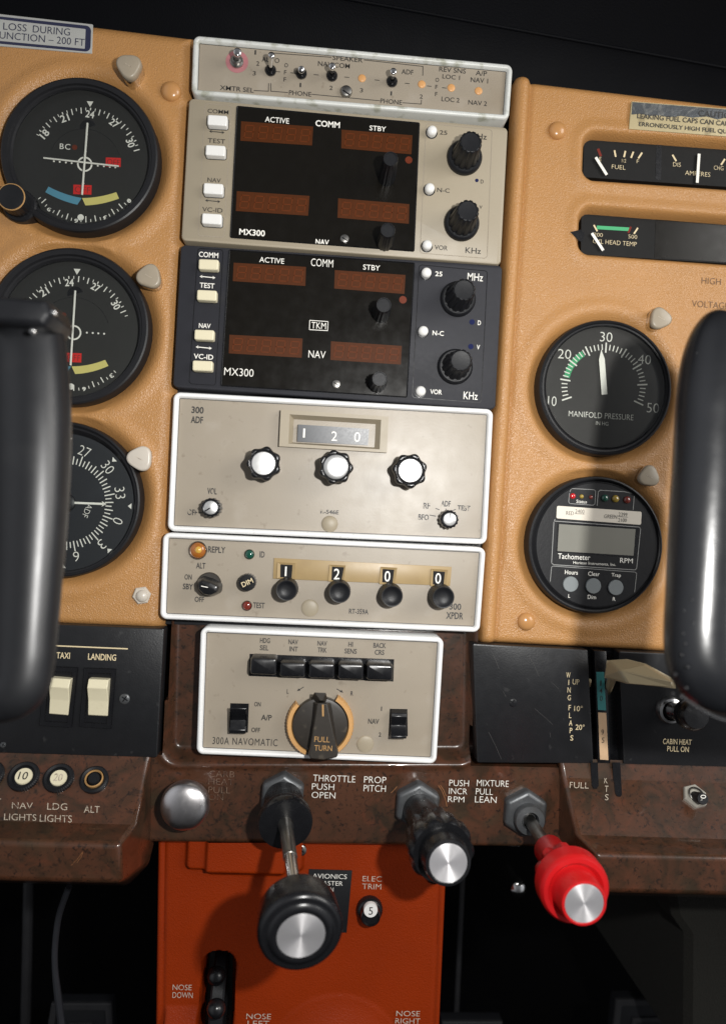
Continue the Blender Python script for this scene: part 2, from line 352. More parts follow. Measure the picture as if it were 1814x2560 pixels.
# lettering: real glyph outlines laid on the surface
def project(p):
    d = ROT.transposed() @ (Vector(p) - CAM); return Vector((CX + F * d.x / -d.z, CY - F * d.y / -d.z))
GL = {}
def glyphs(s, off, sp):
    k = (s, off, sp)
    if k not in GL:
        c = bpy.data.curves.new('tmp', 'FONT'); c.body = s; c.resolution_u = 3; c.offset = off; c.space_character = sp
        o = bpy.data.objects.new('tmp', c); COL.objects.link(o)
        me = bpy.data.meshes.new_from_object(o.evaluated_get(bpy.context.evaluated_depsgraph_get()))
        v = [p.co.xy.copy() for p in me.vertices]; f = [list(p.vertices) for p in me.polygons]
        bpy.data.objects.remove(o); bpy.data.curves.remove(c); bpy.data.meshes.remove(me)
        x0 = min(p.x for p in v); x1 = max(p.x for p in v); y0 = min(p.y for p in v); y1 = max(p.y for p in v)
        GL[k] = ([((p.x - (x0 + x1) / 2) / max(1e-6, x1 - x0), (p.y - (y0 + y1) / 2) / max(1e-6, y1 - y0)) for p in v], f)
    return GL[k]
def text(mb, V, s, x, y, w, h, z, rot=0., bold=0., sp=1.0, xf=None):
    v, f = glyphs(s, bold, sp)
    px, py = V(x, y); c = unproject(px, py, z); k = S(z) / V.k
    cr, sr = math.cos(R(rot)), math.sin(R(rot)); vs = []
    for a, b in v:
        a *= w * k; b *= h * k
        q = Vector((a * cr - b * sr, a * sr + b * cr, 0))
        vs.append(c + q if xf is None else xf(c, q))
    mb.add(vs, f)
def line(mb, V, pts, w, z, close=False):
    P = [unproject(*V(*p), z) for p in pts]
    if close: P.append(P[0])
    hw = w * S(z) / V.k / 2
    for a, b in zip(P, P[1:]):
        d = (b - a).normalized(); n = Vector((-d.y, d.x, 0)) * hw; e = d * hw * .6
        mb.add([a - e - n, b + e - n, b + e + n, a - e + n], [[0, 1, 2, 3]])
def poly(mb, V, pts, z):
    p = ccw([unproject(*V(*q), z).xy for q in pts]); mb.add([Vector((*q, z)) for q in p], [list(range(len(p)))])
def disc(mb, V, x, y, r, z, n=28, r0=0., a0=0., a1=360.):
    c = unproject(*V(x, y), z); k = S(z) / V.k; full = a1 - a0 >= 359.9
    m = n if full else n + 1
    ang = [R(a0 + (a1 - a0) * i / n) for i in range(m)]
    o = [c + Vector((math.cos(t), math.sin(t), 0)) * r * k for t in ang]
    if r0 <= 0: mb.add(o + ([] if full else [c]), [list(range(len(o) + (0 if full else 1)))]); return
    i_ = [c + Vector((math.cos(t), math.sin(t), 0)) * r0 * k for t in ang]
    mb.add(o + i_, [[j, (j + 1) % m, m + (j + 1) % m, m + j] for j in range(m if full else m - 1)])
def arrow2(mb, V, x0, x1, y, h, z, lw, slope=.08):
    xm = (x0 + x1) / 2; ya = y + (x0 - xm) * slope; yb = y + (x1 - xm) * slope
    line(mb, V, [(x0 + h, ya), (x1 - h, yb)], lw, z)
    poly(mb, V, [(x0, ya), (x0 + h * 1.7, ya - h), (x0 + h * 1.1, ya), (x0 + h * 1.7, ya + h)], z)
    poly(mb, V, [(x1, yb), (x1 - h * 1.7, yb - h), (x1 - h * 1.1, yb), (x1 - h * 1.7, yb + h)], z)
def texts(mb, V, z, items, bold=0., sp=1.):
    for it in items: text(mb, V, *it[:5], z, it[5] if len(it) > 5 else 0., bold, sp)
def smooth(t): t = max(0., min(1., t)); return t * t * (3 - 2 * t)
def quarter(t): t = max(0., min(1., t)); return math.sqrt(max(0, 1 - (1 - t) ** 2))
I0 = View(0, 0, 1.)
EPS = .00012

def screw(parent, V, x, y, r, z, m, name='screw', slot=True, h=.0008, cross=False):
    mb = MB(); rr = r * S(z) / V.k; fr = frame_at(*V(x, y), z)
    lathe(mb, fr, [(rr, -.001), (rr, h * .5), (rr * .85, h * .9), (rr * .5, h * 1.1), (rr * .05, h * 1.15)], 24)
    o = build(name, mb, m, parent)
    sl = MB(); zt = z + h * 1.15 + .0001
    px, py = V(x, y)
    for a in ((35, 125) if cross else (35,)):
        dx, dy = math.cos(R(a)) * r / V.k * .62, math.sin(R(a)) * r / V.k * .62
        line(sl, I0, [(px - dx, py - dy), (px + dx, py + dy)], r / V.k * .22, zt)
    build('screw_slot', sl, M['black'], o)
    return o
def dome(parent, V, x, y, r, z, h, m, name, n=32):
    mb = MB(); rr = r * S(z) / V.k
    lathe(mb, frame_at(*V(x, y), z), [(rr, -.0015), (rr, 0)] + [(rr * math.cos(R(a)), h * math.sin(R(a))) for a in (12, 25, 38, 52, 66, 80, 88)], n)
    return build(name, mb, m, parent)
def flutes(n, amp, z0=0., sharp=1.): return lambda th, r, z, i: r * (1 - amp * (.5 - .5 * math.cos(n * th)) ** sharp) if z >= z0 else r

#@@STRUCTURE
# ------------------------------------------------------------------ gauge centres (photo pixel, radius in photo pixels)
VOR1 = (199, 385, 191); VOR2 = (172, 815, 194); ADFI = (153, 1248.6, 192); MANI = (1513.5, 969, 174.5); TACH = (1489, 1362.6, 176)
ZP = -0.004
def circ(g, z=0.): return unproject(g[0], g[1], z).xy, g[2] * S(z)
def sdbox(p, c, ux, hx, hy, r):
    d = p - c; uy = Vector((-ux.y, ux.x)); qx = abs(d.dot(ux)) - hx + r; qy = abs(d.dot(uy)) - hy + r
    return math.hypot(max(qx, 0), max(qy, 0)) + min(max(qx, qy), 0) - r
def edge_dist(p, a, b):                            # signed distance to the line a-b, positive on its left
    d = (b - a).normalized(); return d.x * (p.y - a.y) - d.y * (p.x - a.x)
def lip(d, w=.0085, deep=.0050):
    if d <= -.0008: return -deep
    t = (d + .0008) / w
    if t < 1: return -deep * (1 - math.sin(math.pi / 2 * t)) ** 1.25 + .0009 * smooth(t)
    return .0009 * (1 - smooth((d + .0008 - w) / .006))

def lips(q):
    lo = min(min(q), 0); hi = max(max(q), 0); return lo + hi * smooth(1 + lo / .0015)
# ------------------------------------------------------------------ the setting behind and around the panel
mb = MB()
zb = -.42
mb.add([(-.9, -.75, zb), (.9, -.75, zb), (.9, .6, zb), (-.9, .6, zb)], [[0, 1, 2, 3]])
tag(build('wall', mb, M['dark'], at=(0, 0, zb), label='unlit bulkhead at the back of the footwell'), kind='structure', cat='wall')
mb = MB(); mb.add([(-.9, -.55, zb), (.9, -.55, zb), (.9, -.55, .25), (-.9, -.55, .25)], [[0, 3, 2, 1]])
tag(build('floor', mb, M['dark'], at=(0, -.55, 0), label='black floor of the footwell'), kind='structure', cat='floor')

# padded glareshield: rises from behind the panel top and rolls out over it
mb = MB(); xs = [-.34 + .02 * i for i in range(36)]
sl = -.086
prof = [(-.050, -.036), (-.012, -.030), (.006, -.024), (.020, -.012), (.034, .006), (.052, .030), (.062, .052), (.072, .060), (.090, .058), (.10, .02)]
y00 = unproject(860, 128, -.02).y; x00 = unproject(860, 128, -.02).x
nn = len(prof)
for x in xs:
    for dy, z in prof: mb.v.append(Vector((x, y00 + dy + (x - x00) * sl * (1 if dy < .07 else .8) + .0012 * noise.noise(Vector((x * 14, dy * 30, 1))), z)))
mb.f = [[i * nn + k, (i + 1) * nn + k, (i + 1) * nn + k + 1, i * nn + k + 1] for i in range(len(xs) - 1) for k in range(nn - 1)]
gs = build('glareshield', mb, M['pad'], at=(x00, y00, 0), smooth=60)
tag(gs, 'black padded glareshield running across above the radios', 'glareshield')
# seam ridge on the pad
mb = MB(); sweep(mb, [(Vector((x, y00 + .021 + (x - x00) * sl, -.0105)), .0009) for x in (-.3, -.1, .1, .3)], 8, 4)
build('seam', mb, M['pad'], gs)

# black rack that carries the radios
mb = MB()
plate(mb, [(485, 120), (1262, 180), (1190, 1580), (412, 1560)], -.05, -.011, b=0)
tag(build('radio_rack', mb, M['black_soft'], at=unproject(860, 900, -.03)), 'black radio rack showing in the thin gaps between the stacked radios', 'radio rack')

# ------------------------------------------------------------------ left tan panel
lp = T('instrument_panel', 'tan leather grained panel holding three round dials beside the radio stack', 'instrument panel', 250, 1560, ZP)
c_ = xy([(-230, -4), (483, 84), (407, 1572), (-310, 1542)], ZP)
G3 = [circ(g) for g in (VOR1, VOR2, ADFI)]
lobe = unproject(*VA(110, 1600), -.001).xy
def hl(p):
    e = min(edge_dist(p, c_[1], c_[0]), edge_dist(p, c_[2], c_[1]))
    e2 = edge_dist(p, c_[3], c_[2])
    z = ZP - .007 * (1 - quarter(e / .007)) - .004 * (1 - quarter(e2 / .004))
    zl = lips([lip((p - c).length - r) for c, r in G3])
    q = lip((p - lobe).length - .0078, .004, .006); zl = min(zl, q) if q < 0 else zl
    return z + zl
mb = MB(); heightfield(mb, c_, .0008, hl)
build('panel_skin', mb, M['tan'], lp, smooth=80)
dome(lp, VA, 1390, 742, 80, ZP + .0003, .0028, M['cap'], 'cover_cap')
mb = MB(); fr = frame_at(*VG(1155, 1455), ZP)
lathe(mb, fr, [(.0046, -.001), (.0046, .0012), (.0040, .0018)], 6, phase=.2)
hx = build('hex_fastener', mb, M['white_post'], lp, label='white painted hexagonal fastener'); dome(hx, VG, 1155, 1462, 50, ZP + .0016, .0022, M['white_post'], 'fastener_dome')

# ------------------------------------------------------------------ right tan panel
rp = T('instrument_panel', 'tan leather grained panel holding the manifold gauge and tachometer, ribbed along its left edge', 'instrument panel', 1500, 1620, ZP)
c2 = xy([(1288, 186), (2080, 280), (2000, 1648), (1198, 1606)], ZP)
G2 = [circ(g) for g in (MANI, TACH)]
rw = .0079
def slotbox(pts):
    q = xy(pts, ZP); c = sum(q, Vector((0, 0))) / 4; ux = ((q[1] - q[0]) + (q[2] - q[3])).normalized()
    hx = ((q[1] - q[0]).length + (q[2] - q[3]).length) / 4; hy = ((q[0] - q[3]).length + (q[1] - q[2]).length) / 4
    return c, ux, hx, hy
SL1 = slotbox([(1469, 341), (1990, 377), (1985, 474), (1467, 436)]); SL2 = slotbox([(1458, 530), (1985, 567), (1982, 664), (1456, 621)])
def hr(p):
    el = edge_dist(p, c2[0], c2[3]); et = edge_dist(p, c2[1], c2[0]); eb = edge_dist(p, c2[3], c2[2])
    z = ZP
    t = el - rw * .5
    if el < rw: z += -.002 + .0052 * math.sqrt(max(0, 1 - (t / (rw * .5)) ** 2)) * quarter((et + .0012) / .003)
    else: z += -.0009 * (1 - smooth((el - rw) / .0025))
    if el < .0012: z -= .006 * (1 - quarter(el / .0012))
    eo = et if el < rw * 1.05 else et - .0011
    z -= .007 * (1 - quarter(eo / .005)) + .004 * (1 - quarter(eb / .004))
    return z + lips([lip((p - c).length - r) for c, r in G2] + [lip(sdbox(p, s[0], s[1], s[2], s[3], .004), .0055, .012) for s in (SL1, SL2)])
mb = MB(); heightfield(mb, c2, .0008, hr)
build('panel_skin', mb, M['tan'], rp, smooth=80)
dome(rp, VH, 387, 430, 67, ZP + .0003, .0028, M['cap'], 'cover_cap')
dome(rp, VM, 160, 1155, 67, ZP + .0003, .0028, M['cap'], 'cover_cap')
mb = MB(); text(mb, VH, 'HIGH', 1515, 1532, 150, 48, ZP + EPS * 2, bold=-.012); build('lettering', mb, M['print_brown'], rp)
mb = MB(); text(mb, VL, 'VOLTAGE', 1508, 64, 285, 48, ZP + EPS * 2, bold=-.012)
build('lettering', mb, M['print_brown'], rp)
mb = MB(); poly(mb, VH, [(482, 1172), (560, 1155), (585, 1180), (572, 1250), (540, 1232)], ZP + .0012)
build('torn_corner', mb, M['black'], rp, label='small black tear at the slot corner')

# ------------------------------------------------------------------ burl wood lower panel
wp = T('wood_panel', 'brown burl wood lower panel with white lettering below the radios', 'lower panel', 800, 2100, 0)
cw = xy([(352, 1545), (1412, 1585), (1400, 2124), (330, 2112)], -.004)
rec = xy([(422, 1480), (1182, 1500), (1178, 1893), (418, 1893)], -.004)
rc = sum(rec, Vector((0, 0))) / 4; rux = (rec[2] - rec[3]).normalized(); rhx = (rec[2] - rec[3]).length / 2; rhy = (rec[0] - rec[3]).length / 2
yb0 = xy([(360, 2113)], -.004)[0]; yb1 = xy([(1390, 2126)], -.004)[0]
wcut = unproject(800, 1897, -.004).y; wl = unproject(412, 1750, -.004).x; wr = unproject(1186, 1750, -.004).x
def hw(p):
    if p.y > wcut and not (wl < p.x < wr): return -.021
    d = sdbox(p, rc, rux, rhx, rhy, .006)
    z = -.004 - .009 * (1 - smooth((d + .003) / .0055)) + .0012 * math.exp(-((d - .0035) / .0016) ** 2)
    e = edge_dist(p, yb0, yb1)
    return z - .008 * (1 - quarter(e / .003))
cw = [cw[0], cw[1], Vector((cw[2].x, yb1.y)), Vector((cw[3].x, yb0.y))]
mb = MB(); heightfield(mb, cw, .0011, hw); build('centre_plate', mb, M['wood'], wp, smooth=70)
# the underside of the centre plate
# the two shelves that stand out at either side
def shelf(name, prof, inner, side):
    # prof: [(photo pixel x, y, z)] of the inner front edge from the top down; outer end runs past the frame
    mb = MB(); n = len(prof)
    e = [unproject(x, y, z) for x, y, z in prof]; bk = [unproject(x, y, z) for x, y, z in inner]
    far = [Vector((p.x + side * .34, p.y - side * .34 * 0, p.z)) for p in e]
    mb.v = far + e + bk
    for k in range(n - 1):
        q = [[k, k + 1, n + k + 1, n + k], [n + k, n + k + 1, 2 * n + k + 1, 2 * n + k]]
        mb.f += q if side < 0 else [x[::-1] for x in q]
    return build(name, mb, M['wood'], wp, bevel=.0022, seg=4, smooth=30)
shelf('left_shelf', [(384, 1880, -.001), (374, 1905, .001), (340, 2062, .022), (301, 2112, .036), (306, 2208, .034), (320, 2214, -.03)],
      [(386, 1880, -.01), (386, 1905, -.01), (385, 2062, -.01), (384, 2112, -.01), (372, 2160, -.01), (345, 2190, -.035)], -1)
shelf('right_shelf', [(1394, 1895, -.001), (1404, 1944, .001), (1440, 2087, .022), (1490, 2136, .036), (1492, 2230, .034), (1470, 2236, -.03)],
      [(1388, 1895, -.01), (1388, 1944, -.01), (1386, 2087, -.01), (1390, 2130, -.01), (1400, 2180, -.01), (1440, 2200, -.035)], 1)
ZW = -.004 + EPS * 3
def lettering(groups, z, m, parent, bold, name='lettering', sp=1.):
    for V, its in groups:
        mb = MB(); texts(mb, V, z, its, bold, sp); build(name, mb, m, parent)
lettering([(VP, [('THROTTLE', 1275, 130, 295, 46), ('PUSH', 1197, 187, 155, 43), ('OPEN', 1200, 246, 165, 43)]), (VQ, [('PROP', 805, 80, 150, 44), ('PITCH', 802, 138, 150, 44)]), (VQ, [('PUSH', 1372, 102, 135, 42), ('INCR', 1365, 157, 125, 40), ('RPM', 1352, 212, 112, 38)]), (VR, [('MIXTURE', 298, 133, 185, 36), ('PULL', 250, 180, 98, 35), ('LEAN', 258, 225, 125, 35)])], ZW, M['print_white'], wp, -.012)
mb = MB(); texts(mb, VP, ZW, [('CARB', 488, 98, 175, 42), ('HEAT', 485, 152, 172, 42), ('PULL', 472, 210, 150, 42), ('ON', 448, 260, 100, 40)], -.02)
build('worn_lettering', mb, M['print_faded'], wp, label='nearly worn away lettering')
mb = MB()
for V, l in ((VQ, [(912, 168), (932, 150), (952, 126)]), (VQ, [(1232, 118), (1258, 158), (1280, 215), (1290, 262)]), (VQ, [(1246, 118), (1268, 150), (1284, 190)])): line(mb, V, l, 3.5, ZW)
build('rub_marks', mb, M['rub'], wp)
mb = MB(); line(mb, VO, [(516, 1752), (560, 1708), (602, 1652)], 2.2, .0366); line(mb, VO, [(560, 1728), (590, 1690), (600, 1660)], 2., .0366); build('scratch', mb, M['rub'], wp)
def on_plane(pa, pb, lift=.00025):                  # the plane of a sloping shelf face through two measured points
    a = unproject(*pa); b = unproject(*pb); t = (b - a); t.x = 0; t.normalize(); nrm = Vector((0, -t.z, t.y)); nrm = nrm if nrm.z > 0 else -nrm
    def hit(px, py):
        d = ROT @ Vector(((px - CX) / F, -(py - CY) / F, -1.)); k = (a - CAM).dot(nrm) / d.dot(nrm); return CAM + d * k
    def xf(c, q): return None
    return hit, -t, nrm, lift
FL = on_plane((374, 1905, .001), (340, 2062, .022)); FRr = on_plane((1404, 1944, .001), (1440, 2087, .022))
def slope_text(mb, V, plane, s, x, y, w, h, bold=-.01):
    hit, up, nr, lf = plane; c = hit(*V(x, y)) + nr * lf; k = (CAM.z - c.z) / F / V.k
    e = up * .004; q = project(c + e) - project(c); qx = project(c + Vector((.004, 0, 0))) - project(c)
    sx = -(q.x + .05 * q.y) / qx.x                  # letters stand upright as seen by the reader
    e = (e + Vector((sx * .004, 0, 0))) / (abs(q.y) * S(c.z))
    v, f = glyphs(s, bold, 1.0); mb.add([c + Vector((a * w * k, 0, 0)) + e * (b * h * k) for a, b in v], f)
mb = MB()
for it in [('NAV', 165, 1318, 142, 45), ('LIGHTS', 150, 1402, 222, 46), ('LDG', 418, 1325, 138, 48), ('LIGHTS', 408, 1412, 222, 50), ('ALT', 668, 1345, 108, 48), ('T', -8, 1290, 34, 45)]: slope_text(mb, VO, FL, *it)
build('shelf_lettering', mb, M['print_worn'], wp); mb = MB()
for it in [('FULL', 788, 145, 112, 34), ('K', 940, 117, 20, 34), ('T', 943, 165, 21, 34), ('S', 944, 213, 20, 34)]: slope_text(mb, VR, FRr, *it)
build('shelf_lettering', mb, M['print_worn'], wp)

# ------------------------------------------------------------------ orange pedestal
ZO = -.010
pd = T('pedestal', 'orange vinyl covered pedestal hanging below the wood panel', 'pedestal', 750, 2560, ZO)
co = xy([(392, 2090), (1122, 2090), (1098, 2640), (385, 2640)], ZO)
bc = unproject(838, 2655, ZO).xy; br = unproject(838, 2479, ZO).y - bc.y
tabs = xy([(463, 2060), (765, 2060), (765, 2176), (463, 2176)], ZO); tc_ = sum(tabs, Vector((0, 0))) / 4
tin = xy([(515, 2040), (722, 2040), (722, 2188), (515, 2188)], ZO); tic = sum(tin, Vector((0, 0))) / 4
lowr = xy([(408, 2512), (492, 2512), (492, 2700), (406, 2700)], ZO); lwc = sum(lowr, Vector((0, 0))) / 4
slot = xy([(501, 2379), (583, 2379), (580, 2700), (498, 2700)], ZO); stc = sum(slot, Vector((0, 0))) / 4
X_ = Vector((1, 0))
def bx(p, pts, c, r): return sdbox(p, c, X_, (pts[1].x - pts[0].x) / 2, (pts[0].y - pts[3].y) / 2, r)
def ho(p):
    z = ZO
    el = min(edge_dist(p, co[0], co[3]), edge_dist(p, co[2], co[1]))
    z -= .006 * (1 - quarter(el / .0016)); z -= .0009 * math.exp(-((el - .0040) / .0008) ** 2)
    d = (p - bc).length - br
    z += .0004 * smooth(-d / .003) + (.006 * smooth(-d / .03) if d < 0 else 0)
    z += .0045 * smooth(-bx(p, tabs, tc_, .004) / .0025) + .0035 * smooth(-bx(p, tin, tic, .004) / .0022)
    q = bx(p, lowr, lwc, .001)
    if q < 0: z += min(.008, (lowr[0].y - p.y) * .35) * smooth(-q / .0008)
    q = bx(p, slot, stc, .0075)
    z -= .020 * smooth(-(q - .0006) / .0016)
    return z
mb = MB(); heightfield(mb, co, .0008, ho); build('cover', mb, M['orange'], pd, smooth=70)
mb = MB(); plate(mb, [(396, 2095), (1118, 2095), (1094, 2636), (389, 2636)], -.12, ZO - .004, b=0); mb.f.pop(); build('side_walls', mb, M['orange'], pd)
mb = MB(); plate(mb, [(503, 2376), (582, 2376), (579, 2690), (499, 2690)], ZO - .019, ZO - .0185, b=0); build('slot_lining', mb, M['black'], pd)
zt = ZO + EPS * 3
lettering([(VP, [('NOSE', 212, 1592, 130, 38), ('DOWN', 215, 1646, 138, 40)]), (VP, [('NOSE', 747, 1795, 170, 38), ('LEFT', 745, 1845, 150, 38)]), (VQ, [('ELEC', 785, 750, 130, 36), ('TRIM', 782, 802, 128, 36)])], zt, M['print_ped'], pd, -.008)
lettering([(VQ, [('NOSE', 1028, 1662, 162, 36), ('RIGHT', 1025, 1712, 170, 36)])], zt + .0006, M['print_ped'], pd, -.008)
for x, y in ((300, 612), (1040, 632)): screw(pd, VP, x, y, 40, ZO + .0032, M['steel'], cross=True)

# things that hang in the dark below
mb = MB()
pts = [(542, 362, .006), (490, 500, .0), (452, 640, -.003), (430, 850, -.004), (432, 1020, -.004), (450, 1190, -.004), (470, 1350, -.004), (492, 1520, -.004)]
sweep(mb, [(unproject(*VS(x, y), z - .02), .0016 if i < 5 else .0019) for i, (x, y, z) in enumerate(pts)], 10, 6)
tag(build('cable', mb, M['cable'], at=unproject(140, 2350, -.02)), 'thin grey cable hanging down in the dark footwell below the left shelf', 'cable')
mb = MB()
sweep(mb, [(unproject(*VS(225, 300), -.20), .0036), (unproject(*VS(214, 900), -.20), .0036), (unproject(*VS(195, 1700), -.20), .0036)], 10, 4)
tag(build('control_tube', mb, M['pedal'], at=unproject(68, 2400, -.2)), 'dim vertical tube in the left footwell behind the hanging cable', 'tube')
def pedal(pts, label, z=-.16):
    t = T('rudder_pedal', label, 'rudder pedal', *pts[3], z, 'rudder pedals')
    mb = MB(); plate(mb, pts, z - .008, z, b=.001); build('pedal_plate', mb, M['black_soft'], t)
    mb = MB(); p = ccw(xy(pts, z)); n = len(p); lo = inset(p, .0055)
    loft(mb, p, [(0, z), (0, z + .0022), (.0006, z + .003), (.0042, z + .003), (.0048, z + .0005)], cap=False); build('pedal_rim', mb, M['pedal'], t)
    q = inset(p, .014); mb = MB(); loft(mb, q, [(0, z), (0, z + .0018), (.003, z + .0018), (.0034, z + .0003)], cap=False); build('tread', mb, M['pedal'], t)
pedal([(132, 2503), (281, 2503), (292, 2690), (100, 2690)], 'grey edged rudder pedal low in the footwell left of the orange pedestal')
pedal([(1103, 2549), (1253, 2549), (1262, 2700), (1095, 2700)], 'grey topped rudder pedal just right of the orange pedestal')
pedal([(1536, 2494), (1752, 2490), (1775, 2690), (1515, 2690)], 'black rudder pedal with grey rim at the lower right of the footwell')
mb = MB(); lathe(mb, frame_at(*VR(425, 700), -.12), [(.003, -.02), (.003, 0), (.0055, .001), (.0062, .005), (.005, .009), (.002, .011)], 20)
tag(build('stud', mb, M['chrome'], at=unproject(*VR(425, 700), -.12)), 'small round metal stud glinting in the dark below the mixture control', 'stud')
mb = MB(); a = unproject(*VR(130, 620), -.2); sweep(mb, [(a, .002), (unproject(*VR(112, 1000), -.2), .002), (unproject(*VR(92, 1440), -.2), .002)], 8, 3)
tag(build('rod', mb, M['pedal'], at=a), 'thin dark rod in the footwell right of the orange pedestal', 'rod')
mb = MB(); zc = -.06
p = [unproject(*VR(x, y), zc) for x, y in ((1300, 745), (1330, 900), (1400, 1000), (1395, 1700), (2100, 1700), (2100, 720))]
loft(mb, ccw([q.xy for q in p]), [(0, zc - .2), (0, zc - .004), (.004, zc)])
tag(build('carpet_lining', mb, M['carpet'], at=p[0]), 'olive brown carpet lining on the far right of the footwell', 'carpet')
# ------------------------------------------------------------------ audio control panel
def tray(t, px, rim, r, zf, zface, m_rim, m_face, depth=.018, zref=0.):
    p = rounded(xy(px, zref), r, 7)
    mb = MB(); w = rim
    loft(mb, p, [(0, zf - depth), (0, zf - .0012), (.0003, zf - .0004), (.0009, zf), (w * .62, zf), (w * .82, zf - .0003), (w, zface - .0001)], cap=False)
    build('bezel', mb, m_rim, t, smooth=50)
    mb = MB(); q = inset(p, w); loft(mb, q, [(0, zface - .0006), (0, zface)]); build('faceplate', mb, m_face, t)
    mb = MB(); a = inset(p, w); b = inset(p, w + .00028); n = len(a)
    mb.add([Vector((*v, zface + .00006)) for v in a + b], [[i, (i + 1) % n, n + (i + 1) % n, n + i] for i in range(n)])
    build('face_outline', mb, M['print_dark'], t)
def toggle(t, V, bx, by, tx, ty, hz, z, washer=False, fat=1.):
    o = None
    k = S(z) / V.k
    if washer:
        mb = MB(); disc(mb, V, bx, by - 2, 50, z + EPS, 32); o = build('washer', mb, M['pink'], t, label='pink washer')
    mb = MB(); fr = frame_at(*V(bx, by), z)
    s = (.74 if washer else .62) * fat
    lathe(mb, fr, [(.0088 * .5 * s, 0), (.0088 * .5 * s, .0010), (.0036 * s, .0016), (.0030 * s, .0016), (.0030 * s, .0026), (.0022 * s, .0032), (.0010 * s, .0022)], 24)
    sw = build('toggle_switch', mb, M['steel'] if washer else M['black'], t)
    mb = MB(); a = unproject(*V(bx, by), z) + Vector((0, 0, .0018)); b = unproject(*V(tx, ty), z + hz)
    sweep(mb, [(a, .0009 * s / .62), (a.lerp(b, .4), .0011 * s / .62), (a.lerp(b, .8), .0016 * s / .62), (a.lerp(b, .95), .0016 * s / .62), (b, .0009 * s / .62)], 14, 4)
    build('lever', mb, M['chrome'], sw)
ZF = -.0016
au = T('audio_panel', 'beige audio selector panel with small toggle switches, topmost in the radio stack', 'audio panel', 880, 275, 0)
tray(au, [(483, 88), (1281.5, 162), (1271.5, 300), (478, 236)], .0028, .0034, .0005, ZF, M['dull_rim'], M['beige'], .016)
toggle(au, VB, 275, 172, 278, 124, .010, ZF, True)
toggle(au, VB, 427, 212, 431, 136, .012, ZF)
toggle(au, VB, 565, 226, 565, 205, .010, ZF)
toggle(au, VB, 703, 236, 704, 187, .010, ZF)
toggle(au, VB, 973, 262, 980, 210, .010, ZF)
for x, y in ((838, 245), (1107, 272), (1240, 288), (1363, 302)): dome(au, VB, x, y, 18, ZF, .0007, M['orange_dot'], 'hole_plug', 20)
screw(au, VB, 767, 308, 27, ZF, M['steel'], h=.002)
mb = MB(); z = ZF + EPS
texts(mb, VB, z, [('1', 358, 128, 7, 20), ('2', 369, 178, 14, 20), ('3', 353, 222, 14, 20), ('AUTO', 427, 162, 78, 22), ('SPEAKER', 774, 157, 135, 22), ('NAV/COM', 712, 184, 143, 22),
  ('O', 497, 186, 16, 19), ('F', 493, 218, 11, 19), ('F', 491, 250, 11, 19), ('ADF', 1043, 216, 54, 22), ('REV SNS', 1246, 208, 122, 22), ('LOC 1', 1240, 239, 80, 20), ('A/P', 1376, 222, 52, 23),
  ('NAV 1', 1367, 254, 80, 22), ('XMTR SEL', 275, 293, 150, 21), ('1', 561, 275, 7, 19), ('2', 699, 288, 14, 19), ('3', 836, 299, 14, 19), ('1', 970, 313, 7, 19), ('2', 1105, 327, 14, 19),
  ('PHONE', 560, 313, 100, 21), ('PHONE', 970, 350, 98, 21), ('O', 1177, 252, 16, 19), ('F', 1174, 284, 11, 19), ('F', 1173, 316, 11, 19), ('LOC 2', 1237, 341, 82, 21), ('NAV 2', 1359, 356, 86, 21)], .006)
for l in ([(442, 131), (700, 150)], [(848, 162), (1113, 191), (1112, 232)], [(352, 300), (417, 303), (418, 268)], [(428, 268), (428, 303), (505, 309)], [(613, 317), (918, 346)], [(1022, 355), (1105, 361), (1106, 342)],
          [(450, 214), (470, 216)], [(517, 220), (538, 222)], [(622, 228), (643, 230)], [(760, 239), (780, 241)], [(896, 252), (917, 254)], [(1032, 267), (1052, 269)], [(1132, 279), (1150, 281)], [(1200, 287), (1218, 289)]):
    line(mb, VB, l, 3., z)
build('lettering', mb, M['print_dark'], au)

# ------------------------------------------------------------------ the two navigation and communication radios
SEG = {'a': ((0, 1), (1, 1)), 'b': ((1, 1), (1, .5)), 'c': ((1, .5), (1, 0)), 'd': ((0, 0), (1, 0)), 'e': ((0, .5), (0, 0)), 'f': ((0, 1), (0, .5)), 'g': ((0, .5), (1, .5))}
def led_window(parent, V, q, z):
    mb = MB(); poly(mb, V, q, z); o = build('led_window', mb, M['led_window'], parent)
    tl, tr, br, bl = [Vector(p) for p in q]
    mb = MB()
    def at(u, v): return tuple(tl.lerp(tr, u).lerp(bl.lerp(br, u), 1 - v))
    for d in range(5):
        u0 = .05 + d * .195
        for s in SEG.values():
            a, b = [at(u0 + .115 * e[0] + .02 * e[1], .18 + .64 * e[1]) for e in s]
            line(mb, V, [a, b], (br.y - tr.y) * .05, z + EPS * .5)
        if d: line(mb, V, [at(u0 - .028, .03), at(u0 - .028, .97)], (br.y - tr.y) * .012, z + EPS * .5)
    build('digits', mb, M['led_seg'], o)
def key(t, V, q, z, h, m, name='push_button'):
    px = V.q(*q); c = Vector((sum(p[0] for p in px) / 4, sum(p[1] for p in px) / 4))
    mb = MB(); p = rounded(xy(px, z + h), .0009, 4)
    loft(mb, p, [(-.0001, z - .001), (0, z + h - .0007), (.0002, z + h - .0002), (.0006, z + h)])
    o = build(name, mb, m, t, smooth=25)
    mb = MB(); s = inset(p, -.0004); loft(mb, s, [(0, z + EPS * .4), (0, z + EPS * .8)]); build('button_well', mb, M['black'], o)
